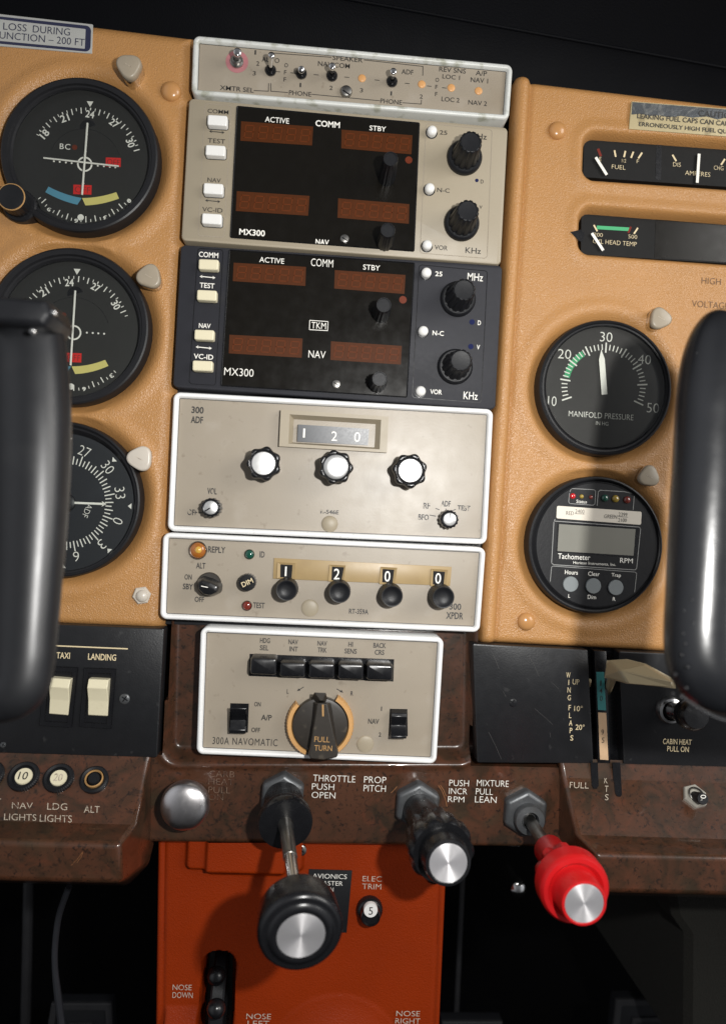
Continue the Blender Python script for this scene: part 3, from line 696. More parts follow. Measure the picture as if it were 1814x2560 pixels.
def knob_fluted(t, V, fx, fy, fr_, tip_r, h, z, name='tuning_knob'):
    k = S(z) / V.k; fr = frame_at(*V(fx, fy), z); R0 = fr_ * k; rt = tip_r * S(z + h) / V.k
    mb = MB(); lathe(mb, fr, [(R0, 0), (R0, .0016), (R0 * .96, .0024), (R0 * .88, .0030), (R0 * .80, .0030)], 48)
    o = build(name, mb, M['black_soft'], t)
    mb = MB(); n = 96
    rf = lambda th, r, zz, i: r * (1 - (.085 if i < 3 else .05 if i == 3 else 0) * max(0, math.cos(12 * th)) ** .6 if True else 1)
    lathe(mb, fr, [(R0 * .80, .0030), (rt * 1.16, h * .55), (rt * 1.06, h * .96), (rt * .97, h), (rt * .90, h + .0001), (rt * .86, h - .0003), (rt * .4, h - .0005), (rt * .02, h - .0005)], n, rf)
    build('fluted_grip', mb, M['black_soft'], o, smooth=50)
def knob_small(t, V, tx, ty, tr, z, h, name='volume_knob'):
    c = unproject(*V(tx, ty), z + h); rt = tr * S(z + h) / V.k; fr = Matrix.Translation(Vector((c.x, c.y, z)))
    mb = MB(); rf = lambda th, r, zz, i: r * (1 - (.07 if i < 4 else 0) * max(0, math.cos(14 * th)) ** .6)
    lathe(mb, fr, [(rt * 1.25, 0), (rt * 1.2, h * .4), (rt * 1.06, h * .8), (rt * 1.04, h * .97), (rt * .95, h), (rt * .86, h), (rt * .82, h - .0003), (rt * .02, h - .0003)], 84, rf)
    build(name, mb, M['black_soft'], t, smooth=50)
def peg(t, V, x, y, r, z, m):
    k = S(z + .003) / V.k; c = unproject(*V(x, y), z + .003); fr = Matrix.Translation(Vector((c.x, c.y, z))); rr = r * k
    mb = MB(); lathe(mb, fr, [(rr, -.001), (rr, .0022)] + [(rr * math.cos(R(a)), .0022 + rr * .75 * math.sin(R(a))) for a in (15, 30, 45, 60, 75, 87)], 28)
    o = build('round_button', mb, m, t)
    mb = MB(); c2 = V(x, y); lathe(mb, fr, [(rr * 1.22, .0001), (rr * 1.22, .0002)], 28); build('button_well', mb, M['black'], o)
def navcom(label, body, ink, outer, ocol, disp, rcol, V, dq, VR2=None):
    t = T('radio', label, 'radio', *[(outer[2][i] + outer[3][i]) / 2 for i in (0, 1)], 0)
    mb = MB(); p = rounded(xy(outer, 0), .0024, 6)
    loft(mb, p, [(0, -.02), (0, -.0011), (.0003, -.0004), (.0010, 0)])
    build('faceplate', mb, body, t)
    # inset key columns: fine raised border lines
    for q in (ocol, rcol):
        mb = MB(); pp = rounded(xy(q, 0), .0016, 5)
        n = len(pp); a = pp; b = inset(pp, .00035)
        mb.add([Vector((*v, EPS * .5)) for v in a + b], [[i, (i + 1) % n, n + (i + 1) % n, n + i] for i in range(n)])
        build('column_groove', mb, dq['groove'], t)
    # smoked display with a bevelled upper edge
    mb = MB(); q = rounded(xy(disp, 0), .0009, 4)
    loft(mb, q, [(0, 0), (0, .0004), (.0002, .0006), (.0005, .0003), (.0006, .00022)], cap=False); build('display_frame', mb, M['black'], t, smooth=50)
    mb = MB(); loft(mb, inset(q, .0003), [(0, 0), (0, .00018)]); dsp = build('display_screen', mb, M['screen'], t)
    zd = .00018 + EPS
    for VV, w in dq['windows']: led_window(dsp, VV, w, zd)
    for VV, its, bold in dq['dtext']:
        for it in its:
            mb = MB(); texts(mb, VV, zd, [it], bold)
            if it[0] == 'TKM':
                for f in dq.get('extra', []): f(mb, zd)
            build('display_lettering', mb, M['print_white'], dsp)
    for VV, x, y, r in dq['leds']:
        mb = MB(); disc(mb, VV, x, y, r, zd, 20); build('indicator', mb, M['brown_led'], dsp)
    for VV, q4 in dq['keys']: key(t, VV, q4, 0, .0038, dq['keymat'])
    for VV, x, y, r in dq['pegs']: peg(t, VV, x, y, r, 0, M['white_key'])
    for VV, x, y, r in dq['dots']:
        mb = MB(); disc(mb, VV, x, y, r, EPS, 16); build('blue_indicator', mb, M['blue_led'], t)
    for a in dq['knobs']: knob_fluted(t, *a)
    for a in dq['small']: knob_small(t, *a)
    VV, x, y, r = dq['screw']; screw(dsp, VV, x, y, r, zd, M['steel'], h=.001)
    mb = MB()
    for VV, its, bold in dq['text']: texts(mb, VV, EPS, its, bold)
    for VV, x0, x1, y, h, lw in dq['arrows']: arrow2(mb, VV, x0, x1, y, h, EPS, lw)
    build('lettering', mb, ink, t)
    return t
navcom('beige navcom radio with black display and white keys, second unit in the stack', M['beige_clean'], M['print_dark'],
  [(472.6, 244), (1269.5, 318), (1251.5, 662), (452.7, 601)], VC.q((255, 100), (492, 118), (428, 1288), (193, 1270)),
  [(591.5, 265), (1049, 307), (1035.5, 630), (574.5, 595)], VD.q((790, 275), (1378, 330), (1333, 1472), (735, 1425)), VC,
  dict(groove=M['beige'], keymat=M['white_key'],
    windows=[(VC, [(575, 258), (1210, 305), (1200, 472), (568, 430)]), (VC, [(537, 875), (1178, 917), (1165, 1092), (528, 1050)]), (VD, [(48, 332), (673, 382), (663, 550), (45, 497)]), (VD, [(18, 938), (645, 990), (640, 1163), (12, 1110)])],
    dtext=[(VC, [('ACTIVE', 892, 248, 210, 48)], .004), (VC, [('COMM', 1338, 283, 215, 54), ('MX300', 672, 1240, 224, 54), ('NAV', 1290, 1325, 117, 48)], .02), (VD, [('STBY', 367, 322, 146, 44)], .008)],
    leds=[(VD, 640, 600, 32)],
    keys=[(VC, [(280, 196), (455, 207), (450, 300), (275, 290)]), (VC, [(263, 462), (437, 472), (432, 566), (258, 556)]), (VC, [(245, 798), (418, 809), (413, 906), (240, 896)]), (VC, [(231, 1065), (405, 1076), (400, 1172), (226, 1160)])],
    pegs=[(VD, 848, 335, 44), (VD, 827, 843, 44), (VD, 805, 1345, 44)], dots=[(VD, 1240, 780, 16)],
    knobs=[(VD, 1128, 585, 157, 96, .017, 0), (VD, 1103, 1165, 157, 96, .017, 0)],
    small=[(VD, 480, 588, 66, 0, .021), (VD, 456, 1218, 66, 0, .017)], screw=(VD, 75, 1297, 40),
    text=[(VC, [('COMM', 372, 172, 180, 36), ('TEST', 358, 432, 150, 40), ('NAV', 337, 778, 114, 38), ('VC-ID', 322, 1040, 175, 40)], .002), (VD, [('25', 946, 358, 68, 38), ('N-C', 945, 867, 112, 38), ('VOR', 925, 1374, 116, 42), ('KHz', 1208, 1400, 140, 52), ('MHz', 1255, 390, 150, 50), ('D', 1286, 790, 26, 34), ('V', 1275, 1016, 26, 30)], .006)],
    arrows=[(VC, 293, 428, 352, 15, 7), (VC, 258, 392, 962, 15, 7)]))
navcom('charcoal navcom radio with black display, cream keys and white lettering', M['charcoal'], M['print_white'],
  [(452, 610.6), (1256, 663.5), (1238, 1024), (431.6, 968)], VE.q((140, 38), (262, 44), (226, 688), (98, 680)),
  VE.q((288, 45), (1165, 108), (1128, 745), (248, 690)), VE.q((1183, 115), (1508, 145), (1478, 770), (1150, 745)), VE,
  dict(groove=M['black'], keymat=M['cream'],
    windows=[(VE, [(310, 107), (651, 127), (648, 217), (306, 194)]), (VE, [(787, 142), (1120, 165), (1115, 255), (784, 229)]), (VE, [(290, 447), (635, 465), (631, 556), (287, 535)]), (VE, [(769, 478), (1103, 500), (1098, 588), (766, 566)])],
    dtext=[(VE, [('ACTIVE', 490, 96, 116, 25), ('STBY', 960, 130, 80, 25)], .002), (VE, [('COMM', 727, 108, 104, 36), ('NAV', 703, 540, 80, 34), ('MX300', 335, 624, 136, 36), ('TKM', 711, 404, 68, 30)], -.006)],
    extra=[lambda mb, z: line(mb, VE, [(669, 379), (755, 385), (753, 428), (667, 423)], 3, z, True)],
    leds=[(VE, 1108, 282, 18)],
    keys=[(VE, [(145, 88), (240, 92), (237, 142), (143, 138)]), (VE, [(137, 233), (231, 238), (229, 288), (135, 283)]), (VE, [(125, 421), (219, 425), (216, 474), (123, 470)]), (VE, [(116, 567), (212, 571), (209, 620), (114, 616)])],
    pegs=[(VE, 1220, 152, 24), (VE, 1205, 428, 24), (VE, 1193, 712, 24)], dots=[(VE, 1434, 387, 13), (VE, 1428, 503, 13)],
    knobs=[(VE, 1366, 281, 84, 52, .017, 0), (VE, 1352, 600, 84, 52, .017, 0)],
    small=[(VE, 1018, 306, 36, 0, .017), (VE, 998, 655, 36, 0, .015)], screw=(VE, 794, 680, 21),
    text=[(VE, [('COMM', 192, 70, 90, 25), ('TEST', 185, 215, 68, 24), ('NAV', 174, 405, 54, 22), ('VC-ID', 168, 551, 90, 24), ('25', 1277, 160, 34, 23), ('N-C', 1274, 440, 54, 23), ('VOR', 1264, 717, 56, 23), ('D', 1468, 391, 15, 22), ('V', 1463, 506, 15, 22)], .012), (VE, [('MHz', 1449, 175, 74, 36), ('KHz', 1427, 735, 68, 36)], .002)],
    arrows=[(VE, 150, 224, 175, 8, 4), (VE, 131, 207, 508, 8, 4)]))

# ------------------------------------------------------------------ direction finder receiver
ad = T('direction_finder', 'beige receiver with three silver capped knobs and a small number window', 'radio receiver', 820, 1345, 0)
tray(ad, [(434, 979.5), (1232.6, 1023), (1215.7, 1361), (418.5, 1327.5)], .0027, .0035, .0006, ZF, M['silver_rim'], M['beige'], .016)
z = ZF
mb = MB(); p = ccw(xy(VI.q((570, 102), (1078, 135), (1070, 305), (562, 275)), z + .0034)); po = ccw(xy(VI.q((612, 124), (1043, 150), (1036, 290), (606, 262)), z + .0034)); pi_ = ccw(xy(VI.q((658, 178), (983, 198), (978, 268), (653, 250)), z - .0045))
def al(a, b):
    k = min(range(4), key=lambda i: (b[i] - a[0]).length); return b[k:] + b[:k]
po = al(p, po); pi_ = al(po, pi_)
V4 = [Vector((*v, z)) for v in p] + [Vector((*v, z + .0034)) for v in p] + [Vector((*v, z + .0034)) for v in po] + [Vector((*v, z - .0045)) for v in pi_]
mb.add(V4, [[4 * k + i, 4 * k + (i + 1) % 4, 4 * k + 4 + (i + 1) % 4, 4 * k + 4 + i] for k in range(3) for i in range(4)])
wf = build('window_frame', mb, M['beige_clean'], ad, smooth=20)
# the faceplate is one sheet, so the window drum sits a hair above it
def tilt(p, lift=0.):                              # the drum window leans a little to the right and down
    u = (p.x - dl.x) / (dr.x - dl.x); w = (p.y - db.y) / (dt.y - db.y); return Vector((p.x, p.y, z + .0003 + .0012 * (1 - u) + .0006 * w + lift))
dl, dr, dt, db = [unproject(*VI(x, y), z) for x, y in ((650, 214), (983, 232), (817, 184), (815, 262))]
mb = MB(); mb.add([tilt(unproject(*VI(x, y), z)) for x, y in ((648, 254), (981, 271), (986, 194), (652, 174))], [[0, 1, 2, 3]]); build('number_drum', mb, M['drum'], wf)
mb = MB(); zz = z + .0003 + EPS
texts(mb, VI, zz, [('0', 930, 232, 28, 46), ('2', 822, 228, 27, 44), ('1', 680, 214, 9, 42)], .0)
mb.v = [tilt(p, EPS) for p in mb.v]
build('digits', mb, M['print_white'], wf)
for v in V4[12:]: pass
def lobed(t, V, tx, ty, ro, rd, z, h, nl, ph):
    c = unproject(*V(tx, ty), z + h); rt = ro * S(z + h) / V.k; fr = Matrix.Translation(Vector((c.x, c.y, z)))
    mb = MB(); rf = lambda th, r, zz, i: r * (1 - (.13 if i < 5 else 0.02) * (.5 - .5 * math.cos(nl * (th - ph))))
    lathe(mb, fr, [(rt * .92, 0), (rt * .95, h * .35), (rt * 1.0, h * .8), (rt * .97, h * .94), (rt * .88, h), (rt * .74, h - .0002), (rt * .70, h - .0005)], 96, rf)
    o = build('tuning_knob', mb, M['black'], t, smooth=60)
    mb = MB(); rr = rd * S(z + h) / V.k; f2 = Matrix.Translation(Vector((c.x, c.y, z + h)))
    lathe(mb, f2, [(rr, -.0008), (rr, .0001), (rr * .94, .0004), (rr * .6, .0006), (rr * .3, .00066), (rr * .02, .0007)], 48); build('knob_insert', mb, M['shiny_insert'], o, frame=f2)
lobed(ad, VI, 488, 356, 84, 56, z, .013, 7, .5); lobed(ad, VI, 830, 373, 84, 58, z, .013, 7, .9); lobed(ad, VI, 1180, 390, 86, 57, z, .013, 7, .35)
def knurled(t, V, x, y, ro, rd, z, h, n, ang, name='selector_knob'):
    c = unproject(*V(x, y), z + h); rt = ro * S(z + h) / V.k; fr = Matrix.Translation(Vector((c.x, c.y, z)))
    mb = MB(); rf = lambda th, r, zz, i: r * (1 - (.10 if i < 3 else 0) * (.5 - .5 * math.cos(n * th)))
    lathe(mb, fr, [(rt, 0), (rt, h * .8), (rt * .96, h * .97), (rt * .80, h), (rt * .74, h - .0002)], n * 6, rf); o = build(name, mb, M['black'], t, smooth=50)
    rr = rd * S(z + h) / V.k; f2 = Matrix.Translation(Vector((c.x, c.y, z + h)))
    mb = MB(); lathe(mb, f2, [(rr, -.0006), (rr, .0002), (rr * .9, .0004), (rr * .02, .0004)], 32); k = build('knob_insert', mb, M['shiny_insert'], o, frame=f2)
    mb = MB(); d = Vector((math.cos(R(ang)), math.sin(R(ang)), 0)); nrm = Vector((-d.y, d.x, 0)) * rr * .09; cc = Vector((c.x, c.y, z + h + .0004 + EPS))
    mb.add([cc + d * rr * .1 - nrm, cc + d * rr * .95 - nrm, cc + d * rr * .95 + nrm, cc + d * rr * .1 + nrm], [[0, 1, 2, 3]]); build('pointer_line', mb, M['black'], o)
knurled(ad, VI, 240, 565, 47, 32, z, .008, 14, 215); knurled(ad, VI, 1366, 620, 46, 31, z, .008, 14, 90)
dome(ad, VI, 800, 642, 39, z, .0014, M['beige_clean'], 'hole_plug')
mb = MB(); zz = z + EPS
texts(mb, VI, zz, [('300', 178, 104, 56, 32), ('ADF', 175, 150, 56, 32)], .025)
build('lettering', mb, M['print_dark'], ad)
mb = MB()
texts(mb, VI, zz, [('VOL', 246, 487, 44, 30), ('OFF', 153, 587, 46, 28), ('RF', 1258, 556, 32, 28), ('ADF', 1348, 546, 46, 28), ('TEST', 1433, 567, 62, 26), ('BFO', 1243, 610, 50, 28), ('R-546E', 800, 585, 86, 20)], .025)
for l in ([(186, 588), (204, 590)], [(1272, 600), (1300, 605)], [(1300, 568), (1318, 575)], [(1378, 580), (1394, 573)], [(1348, 570), (1350, 580)]): line(mb, VI, l, 4, zz)
build('worn_lettering', mb, M['print_chipped'], ad)

# ------------------------------------------------------------------ transponder
xp = T('transponder', 'beige transponder with four black code knobs under the digits 1200', 'transponder', 800, 1565, 0)
tray(xp, [(408, 1331), (1213.6, 1369), (1198, 1581), (400, 1547.6)], .0026, .0035, .0008, ZF, M['silver_rim'], M['beige'], .016)
z = ZF
def lens(t, V, x, y, r, m, name, ring=True, core=None):
    k = S(z) / V.k
    if ring:
        mb = MB(); lathe(mb, frame_at(*V(x, y), z), [(r * 1.08 * k, 0), (r * 1.08 * k, .0006), (r * .98 * k, .0012), (r * .9 * k, .0009)], 28, cap=False); build('lamp_ring', mb, M['steel'], t)
    o = dome(t, V, x, y, r * .94, z + .0004, r * k * .55, m, name, 24)
    if core: dome(o, V, x + 2, y - 2, r * .42, z + .0004 + r * k * .44, r * k * .25, core, 'lamp_core', 16)
lens(xp, VJ, 203, 108, 41, M['amber_lens'], 'reply_lamp', core=M['amber_core']); lens(xp, VJ, 452, 127, 23, M['green_lens'], 'ident_lamp'); lens(xp, VJ, 440, 375, 23, M['red_lens'], 'test_lamp')
mb = MB(); zz = z + EPS
texts(mb, VJ, zz, [('REPLY', 294, 105, 82, 30), ('ID', 513, 128, 24, 30), ('ALT', 217, 182, 44, 28), ('ON', 156, 237, 34, 26), ('SBY', 155, 283, 48, 28), ('OFF', 210, 345, 44, 26), ('TEST', 497, 374, 56, 28), ('RT-359A', 979, 404, 94, 25), ('300', 1445, 380, 58, 32), ('XPDR', 1442, 424, 84, 33)], .02)
build('lettering', mb, M['print_dark'], xp)
dome(xp, VJ, 743, 387, 42, z, .0009, M['beige_clean'], 'hole_plug')
mb = MB(); fr = frame_at(*VJ(258, 272), z); rr = 58 * S(z) / VJ.k; lathe(mb, fr, [(rr, 0), (rr, .0010), (rr * .93, .0016)], 40); sk = build('selector_knob', mb, M['brown_knob'], xp)
mb = MB(); h = .010
pb = xy(VJ.q((200, 262), (222, 250), (262, 262), (300, 282), (296, 312), (262, 328), (228, 322), (203, 296)), z + h)
loft(mb, rounded(pb, .0022, 4), [(-.0012, z + .0012), (-.0004, z + h * .6), (0, z + h - .0012), (.0004, z + h - .0003), (.0012, z + h)]); build('knob_wing', mb, M['black'], sk)
mb = MB(); line(mb, VJ, [(220, 281), (250, 287)], 4, z + h + EPS); build('pointer_line', mb, M['print_white'], sk)
c = unproject(*VJ(441, 264), z + .006); rt = 42 * S(z + .006) / VJ.k; fr = Matrix.Translation(Vector((c.x, c.y, z)))
mb = MB(); lathe(mb, fr, [(rt, 0), (rt, .005), (rt * .94, .006), (rt * .5, .0061), (rt * .02, .0061)], 120, lambda th, r, zz, i: r * (1 - (.08 if i < 2 else 0) * (.5 - .5 * math.cos(20 * th)))); dk = build('dimmer_knob', mb, M['black'], xp, smooth=50)
mb = MB(); text(mb, VJ, 'DIM', 441, 264, 56, 24, z + .0061 + EPS, 28, .01); build('lettering', mb, M['print_cream'], dk)
mb = MB(); plate(mb, VJ.q((570, 145), (1428, 188), (1420, 280), (565, 245)), z - .0002, z + .0006, b=.0002); st = build('digit_strip', mb, M['strip'], xp)
zs = z + .0006
for q, d, dg, w in (([(588, 165), (675, 170), (670, 247), (584, 242)], [(601, 176), (660, 179), (655, 241), (600, 238)], '1', 8), ([(838, 177), (916, 181), (905, 262), (832, 257)], [(850, 187), (908, 190), (895, 257), (847, 252)], '2', 28),
                 ([(1084, 187), (1164, 192), (1152, 275), (1078, 270)], [(1094, 198), (1150, 202), (1142, 268), (1092, 262)], '0', 28), ([(1328, 197), (1408, 202), (1398, 285), (1324, 280)], [(1338, 208), (1395, 212), (1388, 278), (1336, 272)], '0', 28)):
    mb = MB(); a = al(ccw(xy(VJ.q(*q), zs)), ccw(xy(VJ.q(*q), zs))); b = al(a, ccw(xy(VJ.q(*d), zs + .0003)))
    mb.add([Vector((*v, zs + .0008)) for v in a] + [Vector((*v, zs + .0003)) for v in b] + [Vector((*v, zs - .0001)) for v in a], [[i, (i + 1) % 4, 4 + (i + 1) % 4, 4 + i] for i in range(4)] + [[8 + i, 8 + (i + 1) % 4, (i + 1) % 4, i] for i in range(4)])
    w_ = build('digit_window', mb, M['strip'], st, smooth=20)
    mb = MB(); poly(mb, VJ, d, zs + .0003); build('digit_drum', mb, M['drum_matte'], w_)
    mb = MB(); cx = sum(v[0] for v in d) / 4; cy = sum(v[1] for v in d) / 4; text(mb, VJ, dg, cx - 2, cy + 1, w, 52 if dg != '1' else 46, zs + .0003 + EPS, bold=.006); build('digit', mb, M['print_white'], w_)
for x, y, r in ((630, 302, 52), (887, 312, 53), (1140, 330, 54), (1388, 336, 56)):
    h = .0115; c = unproject(*VJ(x, y), z + h); rt = r * S(z + h) / VJ.k; fr = Matrix.Translation(Vector((c.x, c.y, z)))
    mb = MB(); lathe(mb, fr, [(rt * 1.08, 0), (rt * 1.08, h * .45), (rt * 1.02, h * .52), (rt * 1.0, h * .88), (rt * .93, h), (rt * .85, h), (rt * .75, h - .0006), (rt * .4, h - .0012), (rt * .02, h - .0013)], 144, lambda th, rr, zz, i: rr * (1 - (.05 if i < 2 else 0) * (.5 - .5 * math.cos(36 * th))))
    build('code_knob', mb, M['black_soft'], xp, smooth=50)

# ------------------------------------------------------------------ autopilot controller
ap = T('autopilot_controller', 'beige autopilot unit with five black buttons and a big turn knob', 'autopilot', 790, 1890, 0)
tray(ap, [(502, 1567), (1109, 1594), (1090, 1910), (491, 1885)], .0027, .0035, .0008, ZF, M['silver_rim'], M['beige'], .013)
z = ZF
mb = MB(); zz = z + EPS
texts(mb, VK, zz, [('HDG', 533, 84, 50, 26), ('SEL', 529, 121, 44, 26), ('NAV', 676, 91, 48, 25), ('INT', 678, 127, 42, 25), ('NAV', 823, 98, 48, 25), ('TRK', 823, 132, 46, 25), ('HI', 967, 103, 23, 25), ('SENS', 967, 138, 62, 26), ('BACK', 1114, 109, 64, 26), ('CRS', 1113, 144, 48, 26),
  ('L', 648, 342, 9, 23), ('R', 973, 352, 13, 23), ('ON', 495, 407, 32, 23), ('A/P', 540, 475, 54, 29), ('OFF', 486, 538, 44, 24), ('1', 1123, 430, 5, 22), ('NAV', 1083, 494, 55, 27), ('2', 1115, 561, 12, 22)], .018)
text(mb, VK, '300A NAVOMATIC', 432, 597, 325, 36, zz, bold=.0, sp=1.12)
for a, b in (((728, 320), (704, 335)), ((897, 330), (920, 343))): line(mb, VK, [a, b], 4, zz)
poly(mb, VK, [(695, 341), (703, 327), (713, 337)], zz); poly(mb, VK, [(929, 349), (911, 345), (921, 334)], zz)
build('lettering', mb, M['print_dark'], ap)
mb = MB(); poly(mb, VK, [(455, 151), (1187, 179), (1183, 292), (450, 264)], z + EPS * .6); build('button_slot', mb, M['black'], ap)
for q in ([(462, 172), (592, 177), (590, 260), (456, 255)], [(608, 195), (738, 200), (736, 272), (606, 268)], [(756, 198), (887, 203), (885, 279), (753, 274)], [(905, 202), (1034, 207), (1031, 285), (902, 280)], [(1050, 206), (1182, 211), (1179, 289), (1047, 284)]):
    h = .0085; p = rounded(xy(VK.q(*q), z + h), .0014, 4); mb = MB()
    loft(mb, p, [(-.0006, z), (-.0004, z + h * .5), (0, z + h - .0010), (.0003, z + h - .0003), (.0010, z + h)]); build('push_button', mb, M['black'], ap, smooth=30)
def rocker_curved(V, q, flare):
    px = V.q(*q); mb = MB(); a = xy(px, z); ux = (a[1] - a[0]); uy = (a[3] - a[0])
    prof = [(.02, .0002), (.10, .0030), (.22, .0038), (.40, .0030), (.55, .0022), (.68, .0030), (.88, .0062), (.97, .0062), (1.0, .0030), (1.0, .0)] if flare else [(.02, .0062), (.06, .0068), (.16, .0062), (.36, .0040), (.52, .0026), (.66, .0034), (.84, .0048), (.96, .0044), (1.0, .0020), (1.0, 0)]
    for s in (.06, .94):
        for v, h in prof: p = a[0] + ux * s + uy * v; mb.v.append(Vector((p.x, p.y, z + h)))
    n = len(prof); mb.f = [[k, k + 1, n + k + 1, n + k] for k in range(n - 1)] + [list(range(n))[::-1], list(range(n, 2 * n))]
    o = build('rocker_switch', mb, M['black'], ap, bevel=.0003, smooth=40)
    mb = MB(); poly(mb, V, q, z + EPS * .6); build('switch_well', mb, M['black'], o)
rocker_curved(VK, [(357, 402), (451, 404), (446, 551), (350, 548)], False); rocker_curved(VK, [(1165, 430), (1254, 432), (1256, 570), (1158, 566)], True)
dome(ap, VK, 1041, 610, 44, z, .0009, M['beige_clean'], 'hole_plug')
# turn knob: knurled orange arcs on the disc edge, black disc, raised pointer
c = unproject(*VK(812, 512), z + .004); k = S(z) / VK.k; fr = Matrix.Translation(Vector((c.x, c.y, z)))
mb = MB(); lathe(mb, fr, [(136 * k, 0), (140 * k, .004), (136 * k, .0056), (120 * k, .006), (2 * k, .006)], 64); tk = build('turn_knob', mb, M['brown_knob'], ap)
for a0, a1 in ((140, 246), (-57, 61)):
    mb = MB(); n = 80; ri, ro = 138 * k, 168 * k; vs = []
    for i in range(n + 1):
        th = R(a0 + (a1 - a0) * i / n); tooth = (1.5 * k if i % 4 < 2 else -1.5 * k)
        for r, zz_ in ((ri, .0030), (ri + 6 * k, .0052), (ro - 6 * k + tooth * .3, .0052), (ro + tooth, .0040), (ro + tooth, .0)): vs.append(fr @ Vector((math.cos(th) * r, math.sin(th) * r, zz_)))
    mb.add(vs, [[5 * i + j, 5 * i + 5 + j, 5 * i + 6 + j, 5 * i + 1 + j] for i in range(n) for j in range(4)] + [[0, 1, 2, 3, 4], [5 * n + 4, 5 * n + 3, 5 * n + 2, 5 * n + 1, 5 * n]])
    build('knurled_arc', mb, M['orange_ring'], tk, smooth=30)
mb = MB(); h = .013
def wedge(mb, V, top, base, z0, z1): 
    p0 = [unproject(*V(*q), z0) for q in base]; p1 = [unproject(*V(*q), z1) for q in top]; n = len(top)
    mb.add(p0 + p1, [[i, n + i, n + (i + 1) % n, (i + 1) % n] for i in range(n)] + [list(range(n, 2 * n))[::-1]])
top = [(800, 400), (848, 404), (900, 655), (897, 676), (830, 690), (762, 684), (755, 664)]
wedge(mb, VK, top, [(774, 395), (868, 398), (905, 650), (900, 672), (830, 684), (760, 676), (752, 655)], z + .005, z + h)
pt = build('pointer', mb, M['brown_knob'], tk, bevel=.0005, smooth=25)
mb = MB(); wedge(mb, VK, [(782, 346), (842, 348), (828, 390), (812, 390)], [(762, 385), (852, 385), (848, 402), (776, 402)], z + .003, z + .0105); build('pointer_tab', mb, M['brown_knob'], tk, bevel=.0003, smooth=25)
mb = MB(); zz = z + h + EPS * 1.5; texts(mb, VK, zz, [('FULL', 822, 586, 78, 28), ('TURN', 828, 630, 90, 28)], .004); line(mb, VK, [(826, 412), (827, 466)], 9, zz); build('lettering', mb, M['print_gold'], tk)
# ------------------------------------------------------------------ round instruments
def gauge_body(t, g, dial_xy, dial_r, dial_z, zf=0.0005, face=None, ringw=.86, mb_face=True):
    c, r = circ(g, zf); fr = Matrix.Translation(Vector((c.x, c.y, 0)))
    dc = unproject(*dial_xy, dial_z); rd = dial_r * S(dial_z)
    off = dc.xy - c
    mb = MB(); n = 96
    prof = [(r * 1.0, -.012, 0), (r * 1.0, zf - .0016, 0), (r * .985, zf - .0004, 0), (r * .965, zf, 0), (r * ringw * 1.06, zf - .0003, 0), (r * ringw * 1.045, zf - .0014, .15), (r * ringw * 1.02, zf - .0016, .2), (r * ringw, zf - .0026, .4), (rd * 1.004, dial_z + .0004, 1), (rd * 1.004, dial_z, 1)]
    vs = []
    for rr, zz, w in prof:
        for k in range(n):
            th = 2 * math.pi * k / n; vs.append(Vector((c.x + off.x * w + math.cos(th) * rr, c.y + off.y * w + math.sin(th) * rr, zz)))
    mb.add(vs, [[j * n + k, j * n + (k + 1) % n, (j + 1) * n + (k + 1) % n, (j + 1) * n + k] for j in range(len(prof) - 1) for k in range(n)])
    build('bezel', mb, M['bezel_black'], t, smooth=30)
    mb = MB(); f2 = Matrix.Translation(dc); lathe(mb, f2, [(rd * 1.02, -.0004), (rd * 1.02, 0)], 72); build('dial', mb, face or M['dial'], t)
    return dc, rd
def glass(t, dc, rd, z):
    mb = MB(); lathe(mb, Matrix.Translation(Vector((dc.x, dc.y, z))), [(rd * 1.015, 0), (rd * .7, .00025), (rd * .35, .0004), (rd * .02, .00045)], 64); build('glass', mb, M['glass'], t, smooth=80)
def pol(V, cx, cy, r, a): return (cx + r * math.cos(R(a)), cy - r * math.sin(R(a)))
def ring_tick(mb, V, cx, cy, r0, r1, a, w, z): line(mb, V, [pol(V, cx, cy, r0, a), pol(V, cx, cy, r1, a)], w, z)

